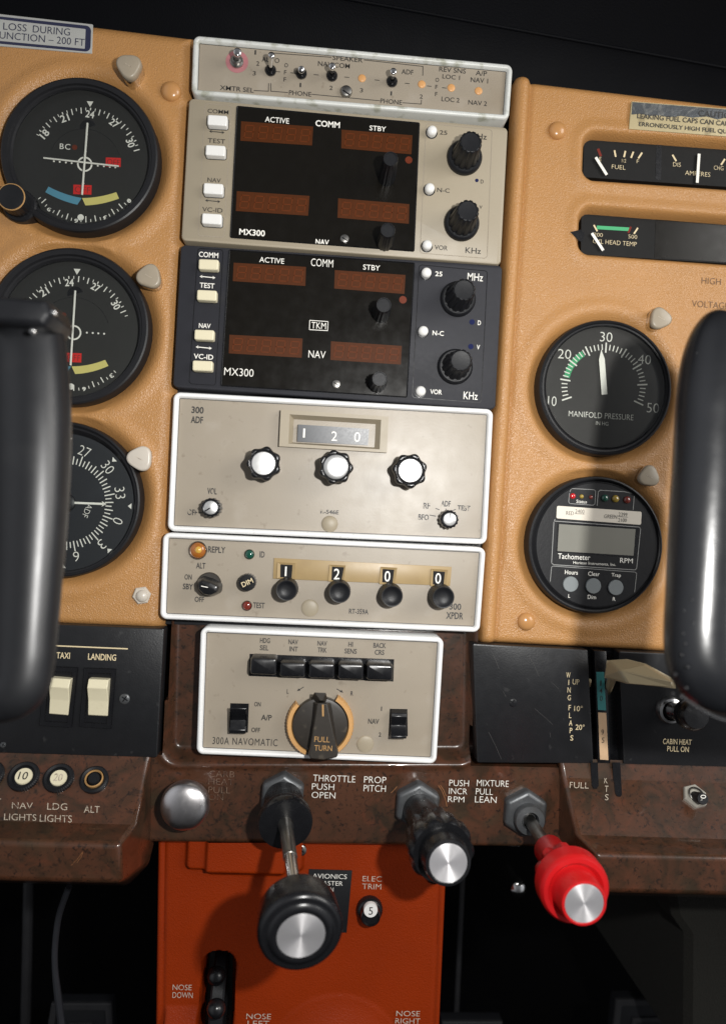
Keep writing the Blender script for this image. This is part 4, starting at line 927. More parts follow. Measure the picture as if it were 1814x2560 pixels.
def course_indicator(g, V, label, dial_c, dial_r, cc, ang, needle, obs, extra, tri, bottom):
    t = T('course_indicator', label, 'instrument', g[0], g[1] + g[2], 0, 'round course indicators on the left panel')
    zd = -.0052
    dc, rd = gauge_body(t, g, dial_c, dial_r, zd)
    z = zd + EPS; mb = MB(); cx, cy = cc
    names = {18: '18', 21: '21', 24: '24', 27: '27', 30: '30', 33: '33', 0: '0', 3: '3', 6: '6', 9: '9', 12: '12', 15: '15'}
    for h in range(0, 360, 5):
        a = (ang(h)) % 360
        up = 14 < a < 152; dn = bottom[0] < a < bottom[1]
        if not (up or dn): continue
        ro = 458 if up else 470
        if h % 30 == 0:
            line(mb, V, [pol(V, cx, cy, ro - 16, a), pol(V, cx, cy, ro, a)], 8, z)
            s = names[h // 10]; rr = ro - 50 if up else ro - 4
            x, y = pol(V, cx, cy, rr, a); text(mb, V, s, x, y, 30 * len(s) + 8 * (len(s) - 1) if s != '12' else 60, 58 if up else 34, z, a - 90, .02)
        elif h % 10 == 0: ring_tick(mb, V, cx, cy, ro - 44, ro, a, 8, z)
        else: ring_tick(mb, V, cx, cy, ro - 20, ro, a, 6, z)
    poly(mb, V, tri, z)
    disc(mb, V, cx, cy, 60, z, 40, 47)
    for dots in extra['dots']:
        for x, y in dots: disc(mb, V, x, y, 8, z, 10)
    for x, y in extra['small']: disc(mb, V, x, y, 4.5, z, 8)
    disc(mb, V, *extra['white'], 25, z, 24)
    if 'bc' in extra: text(mb, V, 'BC', *extra['bc'], 82, 45, z, bold=.005, sp=1.15)
    build('scale', mb, M['print_white'], t)
    mb = MB(); disc(mb, V, cx, cy, 282, z - EPS * .5, 64, 279, 20, 160)
    for x, y in extra['holes']: disc(mb, V, x, y, 62, z - EPS * .6, 24, 0, 20, 200)
    build('card_gap', mb, M['black'], t)
    mb = MB(); disc(mb, V, *extra['led'], 21, z, 20); build('lamp', mb, M['brown_led'], t)
    for q, m, n_ in ((extra['blue'], 'blue_arc', 'blue_sector'), (extra['yellow'], 'yellow_arc', 'yellow_sector')):
        mb = MB(); (a, b, c, d) = q
        def bow(p, q_, s): return [(p[0] + (q_[0] - p[0]) * u, p[1] + (q_[1] - p[1]) * u + s * 4 * u * (1 - u)) for u in [i / 8 for i in range(9)]]
        o = bow(a, b, extra['bow']); i_ = bow(d, c, extra['bow'])
        for k in range(8): poly(mb, V, [o[k], o[k + 1], i_[k + 1], i_[k]], z)
        build(n_, mb, M[m], t)
    for x, y, w, h in extra['flags']:
        mb = MB(); poly(mb, V, [(x - w / 2, y - h / 2 - 2), (x + w / 2, y - h / 2 + 3), (x + w / 2 - 2, y + h / 2 + 2), (x - w / 2 - 2, y + h / 2 - 3)], z + EPS); f = build('warning_flag', mb, M['red_flag'], t)
        mb = MB(); text(mb, V, 'OFF', x, y + 1, w * .80, h * .62, z + EPS * 2, bold=-.02); build('lettering', mb, M['print_dark'], f)
    for a, b, w in needle:
        mb = MB(); A = unproject(*V(*a), zd + .0016); B = unproject(*V(*b), zd + .0016); sweep(mb, [(A, w * S() / V.k / 2), (B, w * S() / V.k / 2)], 6, 1); build('needle', mb, M['print_white'], t)
    glass(t, dc, rd, -.0021)
    # setting knob at the lower left with its lobe
    x, y, r = obs; k = unproject(*V(x, y), .010); rt = r * S(.010) / V.k; fr = Matrix.Translation(Vector((k.x, k.y, 0)))
    mb = MB(); lathe(mb, fr, [(rt * 1.22, -.008), (rt * 1.22, -.0004), (rt * 1.12, .0004), (rt * .4, .0004)], 40); o = build('knob_lobe', mb, M['bezel_black'], t)
    mb = MB(); lathe(mb, fr, [(rt * .9, 0), (rt * .98, .003), (rt, .009), (rt * .97, .0098), (rt * .90, .010), (rt * .02, .0099)], 72, lambda th, r_, zz, i: r_ * (1 - (.05 if i < 3 else 0) * (.5 - .5 * math.cos(24 * th)))); kb = build('setting_knob', mb, M['black_soft'], t, smooth=50)
    mb = MB(); lathe(mb, fr, [(rt * .985, .0098), (rt * .95, .01015), (rt * .91, .0101)], 48, cap=False); build('knob_rim_glint', mb, M['print_gold'], kb)  # tan rim: the flash reflection on the knob edge, put in as colour
course_indicator(VOR1, VA, 'upper round course indicator with blue and yellow sectors, two red flags and crossed needles', VA(680, 1292), 168, (690, 1333), lambda h: 84 - (h - 240) * .985,
  [((712, 1000), (668, 1582), 17), ((355, 1282), (966, 1350), 14)], (92, 1598, 110),
  dict(dots=[[(440, 1309), (487, 1314), (537, 1319), (584, 1324)], [(796, 1345), (845, 1349), (893, 1354), (938, 1358)]], small=[(712, 1090), (708, 1138), (705, 1183), (702, 1230), (682, 1440), (684, 1488)], white=(657, 1765), bc=(530, 1190), led=(608, 1196),
       blue=[(395, 1515), (665, 1608), (630, 1662), (370, 1560)], yellow=[(668, 1608), (945, 1560), (968, 1612), (695, 1668)], bow=12, flags=[(922, 1317, 122, 74), (672, 1540, 148, 78)], holes=[(715, 1035)]),
  [(706, 822), (760, 824), (733, 868)], (216, 322))
course_indicator(VOR2, VF, 'second round course indicator, partly hidden behind the left yoke grip, with a single upright needle', VF(590, 742), 170, (600, 752), lambda h: 95 - (h - 240) * 1.03,
  [((613, 412), (575, 1018), 17)], (-80, 1010, 108),
  dict(dots=[[(707, 752), (755, 755), (800, 758), (847, 761)], [(360, 735), (405, 738), (452, 741), (498, 744)]], small=[], white=(578, 1190), led=(520, 610),
       blue=[(310, 935), (580, 1026), (545, 1080), (285, 980)], yellow=[(583, 1026), (855, 973), (882, 1022), (612, 1088)], bow=14, flags=[(600, 955), ][:0] + [(600, 955, 128, 76)], holes=[(612, 440)]),
  [(600, 233), (655, 236), (626, 282)], (228, 318))

# bearing indicator
t = T('bearing_indicator', 'blue black round bearing dial with white needle, lowest on the left panel', 'instrument', ADFI[0], ADFI[1] + ADFI[2], 0)
zd = -.004; dc, rd = gauge_body(t, ADFI, VG(528, 700), 167, zd, face=M['dial_blue'], ringw=.90)
mb = MB(); z = zd + EPS; cx, cy = 540, 705
for h in range(0, 360, 5):
    a = -19.5 - h
    if h % 30 == 0:
        ring_tick(mb, VG, cx, cy, 318, 396, a, 9, z); s = str(h // 10); x, y = pol(VG, cx, cy, 443, a); text(mb, VG, s, x, y, 92 if len(s) == 2 else 46, 78, z, a - 90, -.012)
    elif h % 10 == 0: ring_tick(mb, VG, cx, cy, 318, 380, a, 9, z)
    else: ring_tick(mb, VG, cx, cy, 322, 366, a, 8, z)
for a in range(0, 360, 45):
    aa = 42 - a; p = pol(VG, cx, cy, 500, aa); p1 = pol(VG, cx, cy, 530, aa - 2.6); p2 = pol(VG, cx, cy, 530, aa + 2.6); poly(mb, VG, [p, p1, p2], z)
text(mb, VG, 'ADF', 710, 770, 108, 46, z, -110, -.012)
build('scale', mb, M['print_white'], t)
mb = MB(); zn = zd + .0016; line(mb, VG, [(612, 705), (845, 714)], 17, zn); poly(mb, VG, [(828, 690), (866, 715), (826, 736), (838, 714)], zn); build('needle', mb, M['print_white'], t)
mb = MB(); lathe(mb, Matrix.Translation(unproject(*VG(540, 705), zd)), [(.0045, 0), (.0045, .0012), (.0035, .0018), (.0002, .0018)], 32); build('hub', mb, M['black_soft'], t)
glass(t, dc, rd, -.0018)

# manifold pressure gauge
t = T('pressure_gauge', 'round manifold pressure gauge with green arc and white pointer near thirty', 'instrument', MANI[0], MANI[1] + MANI[2], 0)
zd = -.0045; dc, rd = gauge_body(t, MANI, VL(738, 668), 154, zd, face=M['dial_glass_sheen'], ringw=.90)
mb = MB(); z = zd + EPS; cx, cy = 726, 662
ang = lambda v: 86.5 - (v - 30) * 5.6
for v in range(10, 51):
    a = ang(v)
    if v % 5 == 0: ring_tick(mb, VL, cx, cy, 250, 318, a, 11, z)
    else: ring_tick(mb, VL, cx, cy, 268, 306, a, 8, z)
texts(mb, VL, z, [('10', 350, 770, 64, 72), ('20', 440, 425, 100, 70), ('30', 745, 300, 94, 72), ('40', 1025, 465, 100, 70), ('50', 1087, 820, 94, 72), ('MANIFOLD PRESSURE', 708, 876, 495, 42), ('IN HG', 715, 934, 95, 28)], -.008)
build('scale', mb, M['print_white'], t)
mb = MB(); disc(mb, VL, cx, cy, 310, z - EPS * .4, 24, 266, ang(23), ang(15)); build('green_arc', mb, M['green'], t)
mb = MB(); zn = zd + .0018; poly(mb, VL, [(712, 724), (692, 465), (709, 392), (734, 460), (754, 720)], zn); poly(mb, VL, [(712, 724), (692, 465), (709, 392), (734, 460), (754, 720)], zn - .0003); build('pointer', mb, M['print_white'], t)
glass(t, dc, rd, -.0018)

# tachometer
t = T('tachometer', 'round digital tachometer with grey display window, three grey buttons and coloured lamps', 'instrument', TACH[0], TACH[1] + TACH[2], 0)
zd = -.0012; dc, rd = gauge_body(t, TACH, VM(680, 592), 157.5, zd, face=M['bezel_black'], ringw=.93)
mb = MB(); z = zd + EPS
line(mb, VM, [(478, 205), (490, 180), (655, 188), (668, 198), (662, 292), (650, 302), (480, 290), (470, 280), (476, 215)], 4, z)
line(mb, VM, [(678, 305), (686, 205), (700, 192), (880, 203), (930, 215)], 5, z); line(mb, VM, [(950, 235), (942, 335)], 5, z)
line(mb, VM, [(370, 405), (365, 418), (985, 462), (997, 475), (968, 765), (955, 776), (360, 738), (345, 725), (362, 425)], 5, z)
line(mb, VM, [(335, 860), (345, 755), (355, 748), (955, 792), (968, 802), (953, 940)], 4, z)
build('panel_lines', mb, M['print_grey'], t); mb = MB()
texts(mb, VM, z, [('Tachometer', 510, 680, 245, 40), ('RPM', 893, 708, 98, 36), ('Hours', 490, 794, 98, 32), ('Clear', 655, 805, 88, 32), ('Trap', 818, 818, 72, 36), ('L', 474, 967, 14, 26), ('Dim', 640, 975, 64, 30), ('R', 803, 990, 22, 27)], .004)
texts(mb, VM, z, [('Horizon Instruments, Inc.', 660, 731, 325, 24), ('Status', 565, 275, 80, 25)])
build('lettering', mb, M['print_white'], t)
mb = MB(); plate(mb, VM.q((385, 306), (1005, 350), (1000, 446), (380, 398)), zd, zd + .0003, r=.0008, b=0); lb = build('paper_label', mb, M['paper'], t)
mb = MB(); zz = zd + .0003 + EPS; texts(mb, VM, zz, [('RED', 480, 360, 58, 28), ('2400', 552, 347, 68, 29), ('GREEN', 778, 385, 98, 28), ('2399', 868, 370, 68, 28), ('2100', 864, 411, 66, 27)], -.01)
line(mb, VM, [(517, 364), (585, 367)], 3, zz); line(mb, VM, [(832, 386), (903, 390)], 3, zz); build('lettering', mb, M['print_dark'], lb)
mb = MB(); poly(mb, VM, [(388, 425), (985, 468), (965, 690), (378, 645)], z - EPS * .4); b_ = build('display_surround', mb, M['black'], t)
mb = MB(); poly(mb, VM, [(400, 440), (960, 478), (945, 672), (388, 638)], z); build('display', mb, M['lcd'], b_)
for x, y in ((482, 880), (648, 893), (812, 905)):
    mb = MB(); rr = 58 * S(zd) / VM.k; lathe(mb, frame_at(*VM(x, y), zd), [(rr, 0), (rr, .0006), (rr * .94, .0009), (rr * .02, .0009)], 32); build('button', mb, M['grey_key'], t)
for x, y, r, m in ((500, 235, 22, 'red_led'), (565, 238, 16, 'yellow_lens'), (633, 243, 15, 'red_lens'), (735, 250, 28, 'green_lens'), (813, 255, 28, 'yellow_lens'), (898, 263, 28, 'red_lens')): dome(t, VM, x, y, r, zd + .0001, r * S() / VM.k * .7, M[m], 'lamp', 20)

# slot gauge clusters
def cluster(label, q, V):
    t = T('gauge_cluster', label, 'gauge cluster', *V(*q[3]), -.009, 'slot gauges at the right')
    mb = MB(); plate(mb, V.q(*q), -.0135, -.0095, b=0, zref=-.0095); build('face', mb, M['dial_dark'], t); return t
z = -.0095 + EPS
t = cluster('fuel and ampere gauges in the upper slot of the right tan panel', [(585, 430), (2200, 545), (2190, 880), (575, 770)], VH)
mb = MB(); texts(mb, VH, z, [('E', 702, 637, 15, 28), ('F', 976, 655, 16, 28), ('1/2', 875, 650, 32, 26), ('FUEL', 836, 697, 105, 31), ('DIS', 1263, 678, 60, 31), ('AMPERES', 1415, 745, 195, 33), ('CHG', 1568, 703, 74, 31)], -.012)
for a, b in (((806, 577), (814, 618)), ((885, 582), (876, 620)), ((943, 588), (928, 626)), ((1006, 594), (982, 630)), ((1232, 610), (1256, 650)), ((1612, 640), (1588, 677))): line(mb, VH, [a, b], 13, z)
build('scale', mb, M['print_cream'], t)
mb = MB(); line(mb, VH, [(687, 568), (704, 612)], 20, z); build('red_mark', mb, M['red_lens'], t)
for p in ([(672, 630), (746, 748)], [(1425, 605), (1412, 805)]):
    mb = MB(); line(mb, VH, p, 21, z + .0012); line(mb, VH, p, 21, z + .0009); build('pointer', mb, M['print_white'], t)
mb = MB(); poly(mb, VH, [(1112, 500), (1152, 500), (1146, 790), (1106, 790)], z); build('divider', mb, M['black'], t)
t = cluster('cylinder head temperature gauge in the lower slot of the right tan panel', [(565, 985), (2200, 1100), (2190, 1440), (560, 1335)], VH)
mb = MB(); texts(mb, VH, z, [('200', 687, 1193, 68, 28), ('500', 939, 1207, 68, 29), ('CYL HEAD TEMP', 808, 1250, 335, 33)], -.012)
for a, b in (((656, 1124), (678, 1164)), ((975, 1145), (950, 1183))): line(mb, VH, [a, b], 12, z)
build('scale', mb, M['print_cream'], t)
mb = MB(); line(mb, VH, [(684, 1139), (905, 1152)], 27, z); build('green_band', mb, M['green'], t)
mb = MB(); line(mb, VH, [(924, 1138), (908, 1176)], 15, z); build('red_mark', mb, M['red_lens'], t)
mb = MB(); line(mb, VH, [(644, 1186), (720, 1302)], 21, z + .0012); line(mb, VH, [(644, 1186), (720, 1302)], 21, z + .0009); build('pointer', mb, M['print_white'], t)
mb = MB(); poly(mb, VH, [(1108, 1070), (2180, 1140), (2180, 1430), (1098, 1360)], z); build('blank_cover', mb, M['screen'], t)

# ------------------------------------------------------------------ placards
pl = T('placard', 'silver placard with navy border above the upper course indicator', 'placard', *VA(300, 340), ZP)
mb = MB(); plate(mb, VA.q((-520, 55), (756, 198), (748, 434), (-528, 330)), ZP, ZP + .0006, r=.0004, b=.0001); build('plate', mb, M['silver_label'], pl)
mb = MB(); z = ZP + .0006; plate(mb, VA.q((-520, 78), (742, 212), (735, 422), (-528, 306)), z, z + .00006, r=.0025, b=0); build('border', mb, M['print_navy'], pl)
mb = MB(); plate(mb, VA.q((-505, 98), (697, 236), (690, 396), (-512, 284)), z + .00006, z + .00015, r=.0004, b=0); build('text_field', mb, M['silver_label'], pl)
mb = MB(); zz = z + .00015 + EPS; text(mb, VA, 'ALTITUDE', -222, 184, 395, 56, zz, bold=-.006); text(mb, VA, 'LOSS', 124, 219, 180, 56, zz, bold=-.006); text(mb, VA, 'DURING', 420, 247, 288, 56, zz, bold=-.006); text(mb, VA, 'MALFUNCTION \u2013 200 FT', 248, 305, 845, 56, zz, bold=-.006)
build('lettering', mb, M['print_navy'], pl)
pl = T('placard', 'peeling foil caution placard above the fuel gauge slot', 'placard', *VH(1300, 440), ZP)
mb = MB(); plate(mb, VH.q((932, 214), (2000, 297), (1985, 500), (912, 416)), ZP, ZP + .0014, r=.0003, b=.0001); build('plate', mb, M['worn_label'], pl)
mb = MB(); edge = [(1990, 392), (1800, 372), (1640, 330), (1560, 348), (1480, 326), (1380, 335), (1290, 322), (1200, 332), (1140, 318), (1060, 322), (1000, 306), (930, 312)]
poly(mb, VH, [(936, 220), (1998, 303)] + edge, ZP + .0014 + EPS * .7); build('bare_foil', mb, M['foil'], pl, label='bare foil where the yellowed face has peeled off')
mb = MB(); zz = ZP + .0014 + EPS * 2; text(mb, VH, 'CAUTION', 1562, 312, 300, 46, zz, bold=.012); text(mb, VH, 'LEAKING FUEL CAPS CAN CAUSE', 1335, 352, 765, 38, zz, bold=.015); text(mb, VH, 'ERRONEOUSLY HIGH FUEL QUANTITY', 1392, 418, 862, 38, zz, bold=.015)
build('lettering', mb, M['print_dark'], pl)
pl = T('placard', 'black placard with white lettering stuck on the orange pedestal behind the throttle', 'placard', *VQ(480, 1110), ZO)
mb = MB(); plate(mb, VQ.q((358, 686), (650, 695), (612, 1115), (330, 1105)), ZO, ZO + .0005, b=.0001); build('plate', mb, M['black_plate'], pl)
mb = MB(); zz = ZO + .0005 + EPS; texts(mb, VQ, zz, [('AVIONICS', 498, 733, 232, 32), ('MASTER', 502, 780, 168, 30), ('ON', 498, 822, 50, 28)], -.005); build('lettering', mb, M['print_white'], pl)

# ------------------------------------------------------------------ post lights
def post(V, x, y, r, rot, m, h, label):
    c = unproject(*V(x, y), ZP + h); t = T('post_light', label, 'post light', *V(x, y), ZP, 'capped post lights beside the dials')
    rr = r * S(ZP + h) / V.k; fr = Matrix.Translation(Vector((c.x, c.y, ZP)))
    rf = lambda th, r_, zz, i: r_ * (1 + .10 * math.cos(3 * (th - R(rot))))
    mb = MB(); lathe(mb, fr, [(rr * .86, -.001), (rr * .88, h * .25), (rr * .92, h * .3), (rr * .92, h * .70)], 60, rf); build('post', mb, M['chrome'], t)
    mb = MB(); lathe(mb, fr, [(rr * .86, h * .60), (rr * .93, h * .66), (rr * .92, h * .9), (rr * .84, h * .98), (rr * .74, h), (rr * .02, h * 1.01)], 60, rf, back=True); cp = build('cap', mb, m, t, smooth=45)
    mb = MB(); px, py = V(x, y); line(mb, I0, [(px - 8, py - 4), (px - 1, py + 1), (px + 8, py + 5)], 1.1, ZP + h * 1.01 + EPS); build('engraving', mb, M['print_worn'], cp)
post(VA, 1042, 525, 104, 35, M['post'], .011, 'beige rounded triangular post light between the upper course indicator and its placard')
post(VF, 1207, 290, 102, 75, M['post'], .009, 'beige rounded triangular post light right of the second course indicator')
post(VG, 1133, 343, 104, 60, M['white_post'], .007, 'whitish lumpy post light right of the bearing indicator')
post(VL, 1150, 160, 86, -5, M['post'], .009, 'pale post light at the upper right of the manifold pressure gauge')
post(VM, 1065, 90, 84, 85, M['post'], .007, 'shaded beige post light between the manifold gauge and the tachometer')

# ------------------------------------------------------------------ switch panel at the left
sp = T('switch_panel', 'black plate with cream taxi and landing light switches beside the left yoke', 'switch panel', 250, 1890, 0)
zs = .0005
mb = MB(); plate(mb, [(-260, 1545), (410.5, 1572), (393, 1894), (-275, 1874)], -.009, zs, r=.0009, b=.0005); build('plate', mb, M['black_plate'], sp)
for tl, tr, br, bl, rq in (((325, 306), (566, 316), (521, 752), (286, 738), [(375, 388), (516, 400), (489, 674), (342, 664)]), ((610, 318), (843, 326), (806, 762), (574, 746), [(646, 396), (791, 404), (769, 682), (627, 674)])):
    mb = MB(); p = ccw(xy(VO.q(tl, tr, br, bl), zs + .001)); loft(mb, p, [(0, zs - .0002), (0, zs + .0008), (.0002, zs + .0012), (.0022, zs + .0013), (.0026, zs + .0006)]); fr_ = build('rocker_switch', mb, M['black'], sp, smooth=25)
    mb = MB(); a = xy(VO.q(*rq), zs + .004); ux = a[1] - a[0]; uy = a[3] - a[0]
    prof = [(.0, .0006), (.0, .0046), (.20, .0060), (.22, .0060), (.56, .0030), (.60, .0028), (.97, .0016), (1.0, .0010), (1.0, .0002)]
    for s in (0., 1.):
        for v, h in prof: q = a[0] + ux * s + uy * v; mb.v.append(Vector((q.x, q.y, zs + h)))
    n = len(prof); mb.f = [[k, k + 1, n + k + 1, n + k] for k in range(n - 1)] + [list(range(n))[::-1], list(range(n, 2 * n))]
    build('rocker', mb, M['cream'], fr_, bevel=.0003, smooth=12)
mb = MB(); zz = zs + EPS; text(mb, VO, 'TAXI', 460, 228, 94, 44, zz, bold=.015); text(mb, VO, 'LANDING', 742, 240, 196, 46, zz, bold=.015); line(mb, VO, [(180, 148), (925, 180)], 9, zz); build('lettering', mb, M['print_cream'], sp)
screw(sp, VO, 905, 542, 37, zs, M['zinc'], cross=True); screw(sp, VO, 25, 875, 20, zs, M['zinc'], cross=True)

# ------------------------------------------------------------------ flap panel at the right
fp = T('flap_quadrant', 'black scratched plate with wing flap scale, teal and cream speed strips and two slots', 'flap panel', 1500, 1908, 0)
mb = MB(); plate(mb, VN.q((52, 22), (766, 62), (800, 766), (80, 762)), -.009, zs, r=.0009, b=.0005); build('left_plate', mb, M['black_plate'], fp)
mb = MB(); plate(mb, VN.q((958, 70), (2050, 120), (2060, 800), (988, 770)), -.009, zs, r=.0009, b=.0005); build('right_plate', mb, M['black_plate'], fp)
mb = MB(); plate(mb, VN.q((740, 55), (985, 75), (1000, 772), (800, 766)), -.009, -.0065, b=0); build('slot_floor', mb, M['black'], fp)
mb = MB(); plate(mb, VN.q((806, 66), (880, 72), (906, 766), (828, 764)), -.009, zs - .0006, b=.0003); st = build('speed_strip', mb, M['black'], fp)
mb = MB(); zz = zs - .0006 + EPS; poly(mb, VN, [(817, 198), (866, 199), (879, 437), (828, 434)], zz); build('teal_label', mb, M['teal'], st)
mb = MB(); poly(mb, VN, [(829, 450), (880, 452), (893, 746), (841, 742)], zz); build('cream_label', mb, M['peach'], st)
mb = MB(); zz += EPS * .6; texts(mb, VN, zz, [('1', 846, 268, 8, 34), ('4', 847, 315, 19, 34), ('0', 849, 362, 17, 34), ('9', 857, 572, 17, 34), ('5', 860, 622, 17, 34)], .004); build('lettering', mb, M['print_dark'], st)
# slots carry on down into the wood as black channels
for q in ([(784, 760), (827, 760), (831, 862), (787, 862)], [(918, 760), (967, 760), (972, 872), (924, 872)]):
    mb = MB(); poly(mb, VN, q, .0013); build('slot_channel', mb, M['black'], fp)
for q in ([(786, 850), (829, 850), (832, 905), (820, 925), (800, 925), (788, 905)], [(923, 850), (970, 850), (976, 962), (966, 975), (945, 972), (934, 955)]):
    hit, up, nr, lf = FRr; P_ = [hit(*VN(x, y)) + nr * .0003 for x, y in q]; mb = MB(); mb.add(P_, [list(range(len(P_)))[::-1]]); build('slot_channel', mb, M['black'], fp)
mb = MB(); zz = zs + EPS
texts(mb, VN, zz, [('W', 645, 218, 27, 34), ('I', 647, 263, 5, 33), ('N', 649, 310, 21, 34), ('G', 650, 358, 21, 34), ('F', 653, 420, 15, 34), ('L', 656, 468, 15, 34), ('A', 659, 515, 22, 34), ('P', 661, 562, 17, 34), ('S', 666, 608, 19, 34), ('UP', 692, 260, 44, 34), ('10\u00b0', 707, 425, 55, 36), ('20\u00b0', 717, 541, 58, 36), ('CABIN HEAT', 1320, 632, 188, 35), ('PULL ON', 1325, 677, 142, 35)], .008)
build('lettering', mb, M['print_cream'], fp)
screw(fp, VN, 300, 388, 29, zs - .0006, M['black_soft'], cross=True)
mb = MB()
for pts in ([(535, 258), (560, 280), (585, 303)], [(436, 425), (470, 455), (510, 490), (548, 525)], [(400, 100), (430, 150), (465, 228)], [(150, 570), (190, 650), (230, 740)], [(180, 90), (215, 180)], [(355, 35), (375, 68)], [(240, 320), (258, 352)], [(530, 575), (534, 605)]): line(mb, VN, pts, 1.3, zz)
build('scratches', mb, M['scratch'], fp)
mb = MB(); sweep(mb, [(unproject(*VN(772, 285), -.0045), .0009), (unproject(*VN(776, 250), -.001), .0011)], 8, 2); build('flap_pointer', mb, M['print_cream'], fp)

fl = T('flap_lever', 'tan wedge shaped flap lever handle jutting from the flap slot', 'lever', *VN(910, 260), 0)
mb = MB(); f0 = [((868, 235), .022), ((888, 128), .020), ((1010, 122), .022), ((1130, 155), .030), ((1300, 262), .040), ((1300, 296), .040), ((1005, 272), .034)]
vt = [unproject(*VN(*p), z_) for p, z_ in f0]
b0 = [((884, 225), .010), ((895, 140), .010), ((1010, 128), .010), ((1120, 160), .014), ((1295, 255), .020), ((1295, 285), .020), ((1005, 262), .016)]
vb = [unproject(*VN(*p), z_) for p, z_ in b0]; n = 7
rid = unproject(*VN(1130, 250), .037); rid2 = unproject(*VN(960, 190), .031)
mb.add(vt + vb + [rid2], [[i, n + i, n + (i + 1) % n, (i + 1) % n] for i in range(n)] + [list(range(n, 2 * n))] + [[(i + 1) % n, i, 14][::-1] for i in range(n)])
build('handle', mb, M['paddle'], fl, bevel=.0012, seg=3, smooth=20)
mb = MB(); sweep(mb, [(unproject(*VN(925, 215), .012), .0022), (unproject(*VN(905, 270), .004), .002), (unproject(*VN(890, 320), -.007), .0016)], 8, 3); build('stem', mb, M['paddle'], fl)

ch = T('cabin_heat_knob', 'black pull knob with chrome collar half hidden behind the right yoke', 'knob', *VN(1256, 430), 0)
p0 = unproject(*VN(1270, 432), zs); p1 = unproject(*VN(1440, 470), .028); fa = frame_axis(p0, p1); L_ = (p1 - p0).length
mb = MB(); lathe(mb, frame_at(*VN(1270, 432), zs), [(.0070, 0), (.0070, .0015), (.0062, .0030), (.0050, .0034), (.0045, .0025)], 40, cap=False); build('collar', mb, M['chrome'], ch)
mb = MB(); lathe(mb, fa, [(.0042, 0), (.0044, L_ * .5), (.0072, L_ * .7), (.0074, L_ * .92), (.0060, L_), (.0002, L_ * 1.01)], 40); build('knob', mb, M['black'], ch)

# ------------------------------------------------------------------ circuit breakers
def breaker(hitp, V, x, y, ro, ri, num, label, ring=True, kind='white', dx=-8):
    hit, up, nr, lf = hitp; c = hit(*V(x, y)); t = thing('circuit_breaker', label, 'circuit breaker', c, 'circuit breakers with round push buttons'); ORIG[t.name] = c; del t['at']
    fr = frame_axis(c, c + nr); k = (CAM.z - c.z) / F / V.k
    mb = MB(); rf = lambda th, r, zz, i: r * (1 - (.05 if i < 2 else 0) * (.5 - .5 * math.cos(40 * th)))
    lathe(mb, fr, [(ro * k, -.001), (ro * k, .0018), (ro * k * .88, .0025), (ro * k * .72, .0021), (ro * k * .66, .0008)], 160, rf if kind == 'white' else None); cl = build('collar', mb, M['black_soft'], t, smooth=40)
    if kind == 'white':
        mb = MB(); lathe(mb, fr, [(ri * k, 0), (ri * k, .0014), (ri * k * .94, .0018), (ri * k * .02, .0018)], 32); b_ = build('push_button', mb, M['cream'], t)
        if num: mb = MB(); v, f = glyphs(num, .004, 1.); q = c + nr * (.0018 + EPS); mb.add([q + Vector((a * ri * 1.05 * k, 0, 0)) + up * (b * ri * .95 * k) for a, b in v], f); build('number', mb, M['print_dark'] if num != '20' else M['print_worn'], b_)
    else:
        mb = MB(); lathe(mb, fr, [(ri * 1.6 * k, .0010), (ri * 1.6 * k, .0026), (ri * 1.45 * k, .0030), (ri * 1.3 * k, .0022)], 40, cap=False); build('ring', mb, M['print_gold'], t)
        mb = MB(); lathe(mb, fr, [(ri * k * 1.2, .0005), (ri * k * 1.2, .0012), (ri * k, .0026), (ri * k * .9, .0030), (ri * k * .02, .0030)], 32); build('push_button', mb, M['black_soft'], t)
breaker(FL, VO, 178, 1112, 108, 60, '10', 'black ribbed circuit breaker with cream button marked 10 on the left shelf')
breaker(FL, VO, 430, 1124, 106, 58, '20', 'black ribbed circuit breaker with cream button and worn 20 on the left shelf')
breaker(FL, VO, 688, 1136, 98, 40, None, 'gold ringed black circuit breaker on the left shelf above the letters ALT', kind='dark')
breaker(FL, VO, -78, 1100, 108, 60, None, 'circuit breaker cut off by the left edge of the photo')
hit, up, nr, lf = FRr; c = hit(*VN(1424, 975)); t = thing('circuit_breaker', 'black stub circuit breaker in a silver hexagonal nut on the right shelf', 'circuit breaker', c, 'circuit breakers with round push buttons'); ORIG[t.name] = c; del t['at']
fr = frame_axis(c, c + nr); k = (CAM.z - c.z) / F / VN.k
mb = MB(); lathe(mb, fr, [(80 * k, 0), (80 * k, .0016), (74 * k, .0022), (56 * k, .0023)], 6, phase=.25); build('nut', mb, M['nickel'], t, smooth=20)
mb = MB(); lathe(mb, fr, [(50 * k, .0020), (50 * k, .0032), (42 * k, .0036), (38 * k, .0030)], 32, cap=False); build('collar', mb, M['steel'], t)
f2 = frame_axis(c, unproject(*VN(1474, 985), c.z + .009)); mb = MB(); lathe(mb, f2, [(36 * k, .0), (36 * k, .0098), (33 * k, .0105), (2 * k, .0105)], 32); b_ = build('push_button', mb, M['black_soft'], t)
q = f2 @ Vector((0, 0, .0105 + EPS)); mb = MB(); v, f = glyphs('20', 0., 1.); mb.add([q + Vector((-b * 36 * k, a * 52 * k, 0)) for a, b in v], f); build('number', mb, M['print_white'], b_)
c = unproject(*VQ(766, 946), ZO); t = T('circuit_breaker', 'black circuit breaker with white button marked 5 on the orange pedestal', 'circuit breaker', *VQ(766, 946), ZO, 'circuit breakers with round push buttons'); k = S(ZO) / VQ.k; fr = Matrix.Translation(c)
